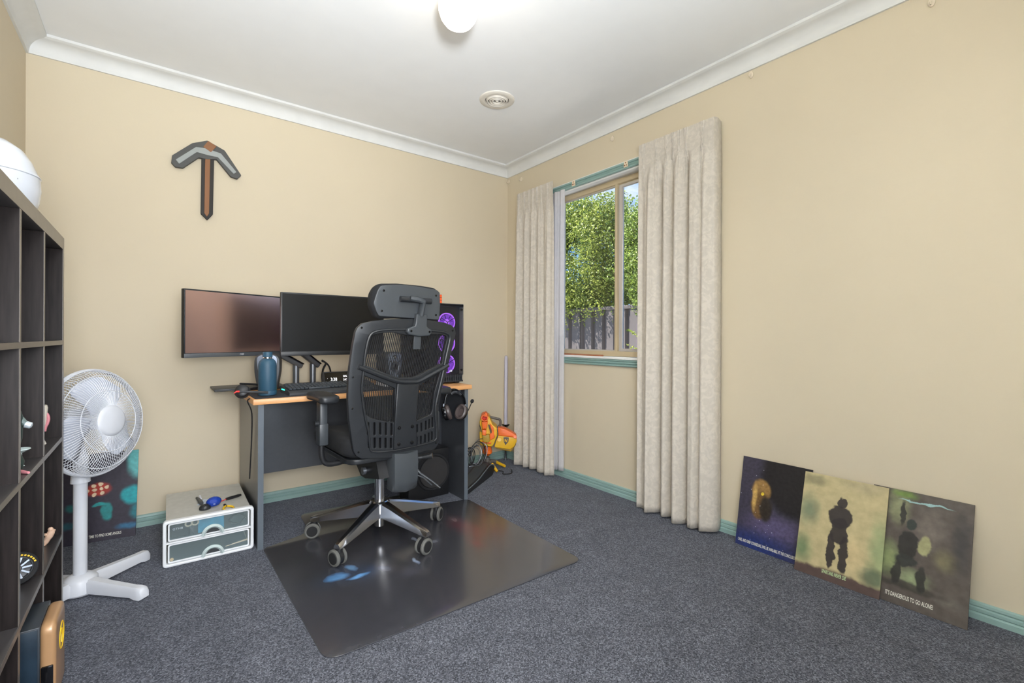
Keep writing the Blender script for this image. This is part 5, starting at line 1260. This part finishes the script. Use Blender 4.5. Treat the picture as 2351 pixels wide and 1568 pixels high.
tag(obj('pink_stick', tube(new_bm(), [p0, p1, p2], [0.0045, 0.0045, 0.003], 8), M_pink), 'small pink stick near the front edge of the shelf', 'stick')
fm = mat('beige_clay', srgb(222, 186, 160), 0.6)
c = ay(100, 1250, 2.10)
ft = thing('clay_figure', 'small beige clay figure leaning in the far column, third row', 'figure', (c.x, c.y, Z3))
obj('body', tube(new_bm(), smooth_path([ay(97, 1256, 2.095), ay(103, 1246, 2.10), ay(112, 1232, 2.10), ay(118, 1220, 2.10), ay(120, 1215, 2.10)], 4), [0.006] * 4 + [0.0085] * 4 + [0.010] * 4 + [0.009] * 4 + [0.005], 10), fm, ft)
obj('foot', cyl(new_bm(), (ay(97, 1256, 2.095).x, 2.095, Z3 + 0.0008), ay(97, 1252, 2.095), 0.010, 0.007, 12), fm, ft)
obj('knob', ball(new_bm(), ay(116, 1215, 2.10), 0.007, 12, 8), fm, ft)
obj('arm', tube(new_bm(), [ay(112, 1229, 2.10), ay(107, 1229, 2.095), ay(102, 1227, 2.09)], 0.004, 8), fm, ft)
wr_ = 0.0425
wc = ay(38, 1306, 1.805); wc.z = Z3 + wr_ + 0.0015
wh = thing('wheel_ornament', 'black toy wheel with silver spokes and yellow marks on the shelf', 'wheel', (wc.x, wc.y, Z3))
wa = Vector((0.25, -0.95, 0.10)).normalized(); wx, wy = frame_of(wa); MW = basis(wc, wx, wy, wa) @ Matrix.Scale(wr_ / 0.0645, 4)
def wl(nm, bm, m):
    for v in bm.verts: v.co = MW @ v.co
    return obj(nm, bm, m, wh)
wl('tyre', lathe(new_bm(), [(0.048, -0.018), (0.060, -0.020), (0.0645, -0.012), (0.0645, 0.012), (0.060, 0.018), (0.048, 0.016), (0.046, 0.0)], (0, 0, 0), 40, torus=True), M_rub)
wl('rim', lathe(new_bm(), [(0.046, -0.016), (0.048, 0.012), (0.044, 0.013), (0.042, 0.0), (0.001, -0.010)], (0, 0, 0), 40), M_grey)
for k in range(10):
    a = 2 * math.pi * k / 10
    sbm_ = new_bm(); box(sbm_, (0.012, -0.0042, 0.000), (0.045, 0.0042, 0.010), 0.001, 1, Matrix.Rotation(a, 4, 'Z')); wl('spoke', sbm_, M_chrome)
wl('hub', lathe(new_bm(), [(0.016, 0.0), (0.015, 0.012), (0.010, 0.015), (0.001, 0.015)], (0, 0, 0), 20), M_mid)
for k in range(7):
    tgt = math.radians(20 + k * 11); d_ = (Vector((1, 0, 0)) * math.cos(tgt) + Vector((0, 0, 1)) * math.sin(tgt)); a = math.atan2(d_.dot(wy), d_.dot(wx))
    mk = new_bm(); box(mk, (0.0515, -0.0034, 0.0172), (0.0575, 0.0034, 0.0184), 0, 1, Matrix.Rotation(a, 4, 'Z')); wl('tyre_mark', mk, M_yel)
# tan-fronted box sticking out of the bottom row
ZB0, ZB1 = 0.031, 0.222; BX0, BX1 = -0.455, -0.238; BY0, BY1 = 1.735, 1.805
M_tan = mat('tan_metallic', srgb(178, 138, 98), 0.35, 0.15, coat=0.3)
bxx = thing('storage_case', 'dark case with tan rounded front and yellow ring emblem, bottom of the shelf', 'case', (-0.33, 1.78, ZB0))
xs0 = -0.228
ya, yb = 1.683, 1.841
obj('body', box(new_bm(), (BX0, ya, ZB0), (xs0, yb, 0.250), 0.002), mat('dark_teal_case', srgb(44, 50, 56), 0.4, var=0.2, vscale=10), bxx)
obj('end_panel', box(new_bm(), (xs0 - 0.205, ya - 0.002, ZB0 + 0.005), (xs0 - 0.004, ya, 0.246), 0.0005), mat('blue_black_panel', srgb(30, 44, 56), 0.25, var=0.3, vscale=14), bxx)
fp = flat(round_poly([(ya, ZB0), (yb, ZB0), (yb, 0.252), (ya, 0.252)], [0.01, 0.01, 0.035, 0.03], 8), (), 0.0155, 0.011, 5)
obj('front', remap(fp, lambda c: Vector((xs0 + 0.0145 + c.z, c.x, c.y))), M_tan, bxx, angle=60)
obj('latch', box(new_bm(), (xs0 + 0.002, ya - 0.005, 0.085), (xs0 + 0.025, ya + 0.004, 0.146), 0.003), M_blk2, bxx)
ec = Vector((xs0 + 0.0300, 1.776, 0.174))
obj('ring_emblem', tube(new_bm(), [ec + Vector((0, 0.036 * math.cos(2 * math.pi * k / 36), 0.034 * math.sin(2 * math.pi * k / 36))) for k in range(36)], 0.0016, 6, True), M_yel, bxx)
obj('emblem_bar', tube(new_bm(), [ec + Vector((0, -0.006, -0.018)), ec + Vector((0, 0.004, 0.0)), ec + Vector((0, -0.002, 0.018))], 0.002, 6), M_yel, bxx)

# ------------------------------------------------------------------ leaning picture boards (plain generic prints of the same size and colours)
M_letter = mat('pale_lettering', srgb(224, 222, 210), 0.6)
M_letter_g = mat('greenish_lettering', srgb(188, 212, 160), 0.6)
def board(label, bl, br, top_out, h, m, lines, lm):
    """bl, br: bottom left / right on the floor; top_out: horizontal shift of the top edge towards the wall"""
    bl, br = Vector(bl), Vector(br); W = (br - bl).length; x = (br - bl).normalized()
    back_ = Vector((0, 0, 1)).cross(x)                          # away from the room
    y = (back_ * top_out + Vector((0, 0, math.sqrt(h * h - top_out ** 2)))) ; n = x.cross(y.normalized())
    M = basis(bl, x, y, n)
    o = obj('picture_board', box(new_bm(), (0, 0, -0.006), (W, h, 0), 0.0006, 1), m, None, smooth=False)
    o.matrix_world = M; WM[o.name] = Matrix.Identity(4)
    tag(o, label, 'picture board', 'picture boards leaning on the walls')
    for body, px, py, size, xs, al in lines:
        tx = obj('lettering', remap(text(body, size, 0.0002, fit=xs, align=al, bold=0.0003), lambda c: Vector((c.x + px, c.y + py, 0.0006 + c.z))), lm, o, smooth=False, local=True)
    return o
PA = print_mat('print_gold_blue', srgb(62, 58, 72), [
    (0.17, 0.12, 0.20, 0.09, 0.9, srgb(92, 84, 118), 0.8), (0.10, 0.02, 0.30, 0.10, 0.9, srgb(30, 48, 108), 0.9), (0.26, 0.36, 0.19, 0.20, 0.25, srgb(34, 31, 31), 0.97),
    (0.100, 0.28, 0.050, 0.055, 0.3, srgb(150, 116, 66), 0.95), (0.096, 0.21, 0.046, 0.075, 0.3, srgb(112, 84, 48), 0.95), (0.072, 0.24, 0.016, 0.085, 0.7, srgb(206, 168, 98), 0.85), (0.125, 0.20, 0.035, 0.075, 0.5, srgb(48, 42, 36), 0.95),
    (0.130, 0.185, 0.030, 0.060, 0.6, srgb(50, 42, 34), 0.9), (0.108, 0.262, 0.009, 0.009, 0.4, srgb(236, 206, 60), 0.97), (0.070, 0.040, 0.0022, 0.0022, 0.8, srgb(225, 225, 240), 0.9), (0.083, 0.073, 0.0022, 0.0022, 0.8, srgb(225, 225, 240), 0.9), (0.088, 0.106, 0.0022, 0.0022, 0.8, srgb(225, 225, 240), 0.9), (0.104, 0.139, 0.0022, 0.0022, 0.8, srgb(225, 225, 240), 0.9), (0.083, 0.172, 0.0022, 0.0022, 0.8, srgb(225, 225, 240), 0.9), (0.102, 0.205, 0.0022, 0.0022, 0.8, srgb(225, 225, 240), 0.9), (0.008, 0.238, 0.0022, 0.0022, 0.8, srgb(225, 225, 240), 0.9), (0.054, 0.271, 0.0022, 0.0022, 0.8, srgb(225, 225, 240), 0.9), (0.104, 0.304, 0.0022, 0.0022, 0.8, srgb(225, 225, 240), 0.9), (0.073, 0.337, 0.0022, 0.0022, 0.8, srgb(225, 225, 240), 0.9), (0.100, 0.370, 0.0022, 0.0022, 0.8, srgb(225, 225, 240), 0.9), (0.139, 0.092, 0.002, 0.002, 0.8, srgb(225, 225, 240), 0.8), (0.162, 0.100, 0.002, 0.002, 0.8, srgb(225, 225, 240), 0.8), (0.218, 0.041, 0.002, 0.002, 0.8, srgb(225, 225, 240), 0.8), (0.157, 0.071, 0.002, 0.002, 0.8, srgb(225, 225, 240), 0.8), (0.276, 0.124, 0.002, 0.002, 0.8, srgb(225, 225, 240), 0.8), (0.147, 0.128, 0.002, 0.002, 0.8, srgb(225, 225, 240), 0.8), (0.144, 0.108, 0.002, 0.002, 0.8, srgb(225, 225, 240), 0.8), (0.142, 0.040, 0.002, 0.002, 0.8, srgb(225, 225, 240), 0.8)], warp=0.018, wscale=16, grain=0.28, gscale=70)
PB = print_mat('print_green_sand', srgb(186, 172, 130), [
    (0.03, 0.26, 0.06, 0.10, 0.9, srgb(112, 126, 100), 0.85), (0.02, 0.10, 0.06, 0.09, 0.9, srgb(100, 124, 88), 0.85), (0.29, 0.17, 0.06, 0.2, 0.9, srgb(140, 158, 112), 0.8), (0.27, 0.07, 0.06, 0.05, 0.7, srgb(84, 98, 78), 0.85), (0.04, 0.39, 0.07, 0.03, 0.7, srgb(124, 120, 92), 0.7), (0.22, 0.40, 0.12, 0.04, 0.9, srgb(166, 154, 122), 0.6), (0.20, 0.13, 0.06, 0.10, 0.9, srgb(208, 186, 140), 0.7),
    (0.16, -0.01, 0.34, 0.060, 0.25, srgb(80, 62, 60), 0.97), (0.150, 0.322, 0.019, 0.022, 0.2, srgb(50, 44, 45), 0.97), (0.149, 0.262, 0.045, 0.050, 0.15, srgb(50, 44, 45), 0.97), (0.148, 0.205, 0.034, 0.055, 0.15, srgb(48, 42, 43), 0.97), (0.126, 0.12, 0.018, 0.080, 0.2, srgb(48, 42, 43), 0.97), (0.170, 0.12, 0.019, 0.080, 0.2, srgb(48, 42, 43), 0.97)], warp=0.035, wscale=26, grain=0.14, gscale=28)
PC_ = print_mat('print_brown_green', srgb(84, 76, 70), [
    (0.085, 0.36, 0.05, 0.10, 0.9, srgb(142, 146, 108), 0.8), (0.07, 0.16, 0.06, 0.09, 0.9, srgb(134, 146, 98), 0.85), (0.14, 0.105, 0.07, 0.05, 0.9, srgb(146, 158, 118), 0.85), (0.18, 0.30, 0.07, 0.10, 0.9, srgb(118, 108, 100), 0.7), (0.23, 0.20, 0.05, 0.06, 0.9, srgb(120, 112, 82), 0.7), (0.10, 0.405, 0.06, 0.02, 0.8, srgb(110, 140, 60), 0.8), (0.24, 0.07, 0.06, 0.03, 0.9, srgb(112, 106, 98), 0.6),
    (0.27, 0.27, 0.045, 0.16, 0.9, srgb(52, 50, 52), 0.85), (0.14, 0.075, 0.13, 0.020, 0.6, srgb(56, 50, 46), 0.85), (0.122, 0.222, 0.032, 0.060, 0.2, srgb(42, 40, 38), 0.97), (0.130, 0.300, 0.019, 0.022, 0.3, srgb(46, 54, 50), 0.95), (0.100, 0.335, 0.010, 0.055, 0.4, srgb(44, 42, 40), 0.95), (0.120, 0.165, 0.040, 0.026, 0.3, srgb(44, 46, 44), 0.95), (0.092, 0.115, 0.018, 0.052, 0.3, srgb(42, 40, 38), 0.95), (0.165, 0.115, 0.018, 0.052, 0.3, srgb(42, 40, 38), 0.95),
    (0.165, 0.385, 0.090, 0.0045, 0.4, srgb(150, 184, 184), 0.95), (0.170, 0.232, 0.022, 0.038, 0.3, srgb(158, 156, 112), 0.9)], warp=0.030, wscale=26, grain=0.22, gscale=34)
PD = print_mat('print_teal_red', srgb(46, 40, 54), [
    (0.30, 0.38, 0.055, 0.12, 0.5, srgb(92, 176, 176), 0.95), (0.285, 0.20, 0.060, 0.055, 0.4, srgb(16, 158, 166), 0.95), (0.30, 0.12, 0.035, 0.05, 0.7, srgb(20, 120, 130), 0.8), (0.185, 0.135, 0.028, 0.05, 0.4, srgb(30, 140, 140), 0.85), (0.155, 0.172, 0.035, 0.012, 0.5, srgb(30, 160, 160), 0.85),
    (0.05, 0.17, 0.03, 0.025, 0.7, srgb(24, 110, 108), 0.8), (0.27, 0.055, 0.07, 0.020, 0.8, srgb(44, 112, 150), 0.8), (0.04, 0.09, 0.07, 0.025, 0.8, srgb(28, 88, 98), 0.8),
    (0.148, 0.245, 0.062, 0.038, 0.45, srgb(176, 50, 34), 0.95)] + [(x, y, 0.0105, 0.0100, 0.35, srgb(232, 206, 172), 0.97) for x, y in
    ((0.108, 0.244), (0.133, 0.243), (0.160, 0.247), (0.183, 0.252), (0.136, 0.221), (0.165, 0.226), (0.130, 0.264), (0.157, 0.268))], warp=0.022, wscale=22, grain=0.2, gscale=60)
board('dark blue and gold picture board leaning on the right wall, nearest the curtain', (2.252, 1.150, 0.0005), (2.243, 0.840, 0.0005), 0.078, 0.420, PA, [('CAKE, AND GRIEF COUNSELING, WILL BE AVAILABLE AT THE CONCLUSION', 0.012, 0.020, 0.0190, 0.262, 'LEFT')], M_letter)
board('sandy green picture board in the middle, leaning over both its neighbours', (2.200, 0.866, 0.0005), (2.199, 0.566, 0.0005), 0.118, 0.420, PB, [('SPARTANS NEVER DIE', 0.146, 0.026, 0.0200, 0.086, 'CENTER')], M_letter_g)
board('dark brown-green picture board leaning on the right wall, farthest from the curtain', (2.214, 0.620, 0.0005), (2.211, 0.324, 0.0005), 0.118, 0.420, PC_, [("IT'S DANGEROUS TO GO ALONE!", 0.066, 0.026, 0.0215, 0.138, 'LEFT')], M_letter)
board('teal and black picture board with red glow, leaning behind the fan', (-0.366, 3.040, 0.0005), (-0.068, 3.000, 0.0005), 0.075, 0.420, PD, [('MR. B  TIME TO FIND SOME ANGELS', 0.094, 0.020, 0.0185, 0.150, 'LEFT')], M_letter)

# ------------------------------------------------------------------ corner behind the desk: toy blaster, light rod, cables, footrest
M_o = mat('orange_plastic', srgb(244, 110, 30), 0.4); M_y = mat('yellow_plastic', srgb(226, 174, 28), 0.42); M_bg = mat('brown_grey_plastic', srgb(92, 86, 80), 0.5)
YG = 2.93
gb = thing('toy_blaster', 'orange and yellow toy blaster on a tripod in the corner behind the desk', 'toy', (1.98, YG, 0))
gd = ray((1130, 1000)); gd = Vector((gd.x, gd.y, 0)).normalized(); gr_ = Vector((gd.y, -gd.x, 0)); G0 = atY((1130, 1000), 2.84); G0.z = 0
def g(x, y, d=0.0):
    q = ray((x, y)); return CAM + q * (((G0 + gd * d) - CAM).dot(gd) / q.dot(gd))
def gpoly(name, pts, d0, d1, m, par=gb, rnd=0.006, bev=0.004):
    q = [g(*p) for p in pts]
    bm = flat(round_poly([((v - G0).dot(gr_), v.z) for v in q], rnd), (), abs(d1 - d0) / 2, min(bev, abs(d1 - d0) * 0.4))
    return obj(name, remap(bm, lambda c: G0 + gr_ * c.x + gd * ((d0 + d1) / 2 + c.z) + Vector((0, 0, c.y))), m, par)
body = gpoly('body', [(1104, 958), (1123, 955), (1131, 974), (1141, 982), (1142, 998), (1134, 1018), (1130, 1024), (1107, 1022), (1102, 1018), (1101, 992), (1104, 985), (1101, 968)], -0.02, 0.14, M_y)
bc, be = g(1112.5, 959.5, -0.07), g(1112.5, 959.5, 0.05)
obj('barrel', lathe(new_bm(), [(0.018, 0.12), (0.027, 0.12), (0.027, 0.0), (0.0255, -0.004), (0.018, -0.004), (0.016, 0.06), (0.016, 0.118)], bc, 24, M=basis((0, 0, 0), gr_, gd.cross(gr_), gd), torus=True), M_o, gb)
obj('bore', cyl(new_bm(), bc + gd * 0.03, bc + gd * 0.034, 0.0165, seg=20), mat('red_bore', srgb(200, 40, 24), 0.6), gb)
gpoly('front_sight', [(1115, 944), (1119, 947), (1120, 955), (1110, 955)], -0.06, 0.02, M_o, rnd=0.003)
gpoly('under_barrel', [(1106, 965), (1120, 965), (1118, 980), (1108, 982)], -0.065, 0.02, M_o)
gpoly('tip_block', [(1107.5, 983), (1117, 984), (1116, 997), (1107.5, 995)], -0.06, 0.0, M_o, rnd=0.003)
gpoly('front_grip', [(1107, 996), (1124, 994), (1125, 1008), (1122, 1013), (1110, 1012)], -0.05, 0.0, mat('mustard_plastic', srgb(176, 140, 40), 0.45))
gpoly('side_plate', [(1121, 973), (1124, 974), (1129, 990), (1127, 993)], -0.045, 0.01, M_bg, rnd=0.002)
gpoly('side_plate', [(1101, 976), (1104, 978), (1106.5, 990), (1105, 990)], -0.045, 0.01, M_bg, rnd=0.002)
gpoly('cheek_panel', [(1124, 970), (1133, 980), (1136, 1003), (1124, 1010), (1124, 996), (1129, 990)], -0.032, -0.018, M_o)
gpoly('chin_panel', [(1107, 1011), (1128, 1014), (1127, 1018), (1107, 1016)], -0.028, -0.018, M_o, rnd=0.002)
tube_pts = [g(1122, 957, 0.05), g(1128, 958, 0.05), g(1140, 961, 0.05), g(1147, 963, 0.05), g(1149, 970, 0.05), g(1147, 977, 0.05), g(1142, 982, 0.05)]
obj('carry_handle', tube(new_bm(), smooth_path(tube_pts, 5), 0.0095, 10), M_bg, gb)
mg = gpoly('drum', [(1143, 999), (1185, 1003), (1186.5, 1012), (1180, 1024), (1171, 1031), (1135, 1026), (1137, 1015)], -0.015, 0.075, M_y)
gpoly('drum_base', [(1137, 1026), (1171, 1031), (1185, 1014), (1184, 1022), (1173, 1037), (1140, 1030)], -0.005, 0.07, mat('shaded_mustard', srgb(150, 116, 30), 0.5), rnd=0.003)
gpoly('drum_cover', [(1143, 981), (1160, 984), (1175, 992), (1186, 999), (1186.5, 1006), (1181, 1006), (1178, 1003), (1144, 999)], -0.020, 0.075, M_o)
obj('hinge', cyl(new_bm(), g(1182.5, 1003, -0.024), g(1182.5, 1003, 0.06), 0.0115, seg=16), M_o, gb)
em = gpoly('emblem', [(1156, 1003), (1161.5, 1002), (1168, 1003), (1167, 1013), (1160.5, 1021), (1157, 1014)], -0.0175, -0.0145, M_bg, rnd=0.003, bev=0.0005)
gpoly('emblem_letter', [(1158.5, 1006), (1160, 1006), (1163.5, 1011), (1164, 1006), (1165.5, 1006.5), (1164, 1014), (1162.5, 1014), (1160, 1010), (1159.5, 1014), (1158.3, 1013)], -0.0190, -0.0170, M_y, rnd=0.0005, bev=0.0002)
obj('boss', cyl(new_bm(), g(1146.5, 1009.5, -0.018), g(1146.5, 1009.5, 0), 0.014, seg=18), M_y, gb)
obj('strap', tube(new_bm(), smooth_path([g(1142, 985, -0.02), g(1143, 1000, -0.02), g(1138, 1012, -0.02), g(1134, 1026, -0.02)], 4), 0.0035, 6), M_bg, gb)
bt0 = g(1119, 1030, 0.04)
obj('swivel', lathe(new_bm(), [(0.030, 0.04), (0.031, 0.012), (0.036, 0.010), (0.036, -0.012), (0.030, -0.014), (0.016, -0.030)], (bt0.x, bt0.y, g(1119, 1036, 0.04).z), 24), M_o, gb)
obj('tripod_head', lathe(new_bm(), [(0.010, 0.06), (0.018, 0.055), (0.024, 0.03), (0.020, 0.0)], (bt0.x, bt0.y, 0.045), 16), M_bg, gb)
for nm, (ex, ey) in (('leg', (-0.10, 0.03)), ('leg', (0.02, -0.10)), ('leg', (0.15, -0.02))):
    a = Vector((bt0.x, bt0.y, 0.075)); e = a + Vector((ex, ey, -0.062))
    l_ = obj('leg', tube(new_bm(), [a, a * 0.55 + e * 0.45 + Vector((0, 0, 0.012))], [0.013, 0.016], 10), M_bg, gb)
    obj('leg_end', tube(new_bm(), [a * 0.55 + e * 0.45 + Vector((0, 0, 0.012)), e], [0.012, 0.010], 10), M_y, l_)

rd0, rd1 = atY((1160.5, 1061), 3.065), atY((1162, 816), 3.110)
rdd = (rd1 - rd0).normalized(); rl = (rd1 - rd0).length
rdt = thing('toy_light_rod', 'toy sword of pale translucent tube with metal hilt, upright in the corner', 'toy', rd0)
xr, yr = frame_of(rdd); MR = basis(rd0, xr, yr, rdd)
def rp(nm, prof, m):
    bm = lathe(new_bm(), prof, (0, 0, 0), 20)
    for v in bm.verts: v.co = MR @ v.co
    return obj(nm, bm, m, rdt)
M_tube = mat('lilac_tube', srgb(190, 186, 200), 0.3)
rp('blade', [(0.0145, 0.30), (0.0145, rl - 0.02), (0.012, rl - 0.006), (0.003, rl)], M_tube)
rp('hilt', [(0.016, 0.012), (0.020, 0.014), (0.020, 0.03), (0.013, 0.034), (0.013, 0.09), (0.018, 0.10), (0.018, 0.27), (0.016, 0.30)], M_chrome)
rp('guard', [(0.016, 0.285), (0.032, 0.300), (0.033, 0.306), (0.016, 0.302)], M_blk2)
rp('pommel', [(0.004, 0.0), (0.014, 0.004), (0.016, 0.013)], M_chrome)

# footrest: S-curved slab
A, B_ = Vector((1.562, 2.505, 0)), Vector((1.972, 2.785, 0)); d = (B_ - A); Lf = d.length; d.normalize(); nrm = Vector((-d.y, d.x, 0))
prof = [(0, 0.004), (Lf * 0.93, 0.004), (Lf, 0.030), (Lf * 0.985, 0.064), (Lf * 0.90, 0.082), (Lf * 0.78, 0.084), (Lf * 0.60, 0.066), (Lf * 0.42, 0.048), (Lf * 0.2, 0.038), (0, 0.034)]
fr_ = thing('footrest', 'black curved plastic footrest on the carpet right of the desk', 'footrest', A)
sec = [(p.x, p.y) for p in smooth_path([Vector((*q, 0)) for q in prof[1:]], 4)] + [(0, 0.004)]
obj('body', prism(new_bm(), [A + d * s + Vector((0, 0, z)) for s, z in sec], Vector((0, 0.15, 0))), M_blk, fr_, angle=30)
obj('edge_bead', tube(new_bm(), [A + d * s + Vector((0, 0, z + 0.001)) - nrm * 0.001 for s, z in sec[6:-1]], 0.004, 6), mat('slate_plastic', srgb(92, 104, 112), 0.35), fr_)
obj('tread', prism(new_bm(), [A + d * s + Vector((0, 0, z + 0.003)) + Vector((0, 0.02, 0)) for s, z in sec[10:-2]] + [A + d * s + Vector((0, 0.02, z - 0.003)) for s, z in reversed(sec[10:-2])], (0, 0.11, 0)), M_cp, fr_, angle=30)
rnd = random.Random(21)
lbls = ['black cable looped high above the footrest', 'black cable loop just behind the footrest edge', 'black cable in wide coils near the desk leg', 'grey cable coil nearest the toy blaster', 'thin black cable trailing across the footrest', 'grey cable loop on top of the cable heap', 'black cable trailing on the carpet towards the curtain']
for i in range(6):
    cx, cy = 1.72 + 0.03 * i, 2.80 + 0.015 * (i % 3); pts_ = []
    for k in range(46):
        a = k * 0.33 + i * 1.1; rr = 0.080 + 0.020 * math.sin(k * 0.11 + i)
        pts_.append(Vector((cx + rr * math.cos(a) * 0.75, cy + rr * math.sin(a) * 0.30 + 0.01 * math.sin(k * 0.13), 0.125 + 0.008 * i + rr * 0.90 * math.sin(a + 0.5))))
    pts_ = [Vector((p.x, p.y, max(p.z, 0.095))) if True else p for p in pts_]
    tag(obj('cable', tube(new_bm(), smooth_path(pts_, 3), 0.0026, 6), [M_rub, M_rub, M_rub, M_mid, M_rub, M_mid][i]), lbls[i], 'cable', 'cables heaped behind the footrest')
tag(obj('cable', tube(new_bm(), smooth_path([(1.93, 2.88, 0.006), (2.0, 2.86, 0.005), (2.06, 2.80, 0.005), (2.02, 2.74, 0.005), (2.08, 2.72, 0.005), (2.14, 2.80, 0.005)], 6), 0.0035, 6), M_rub), lbls[6], 'cable')
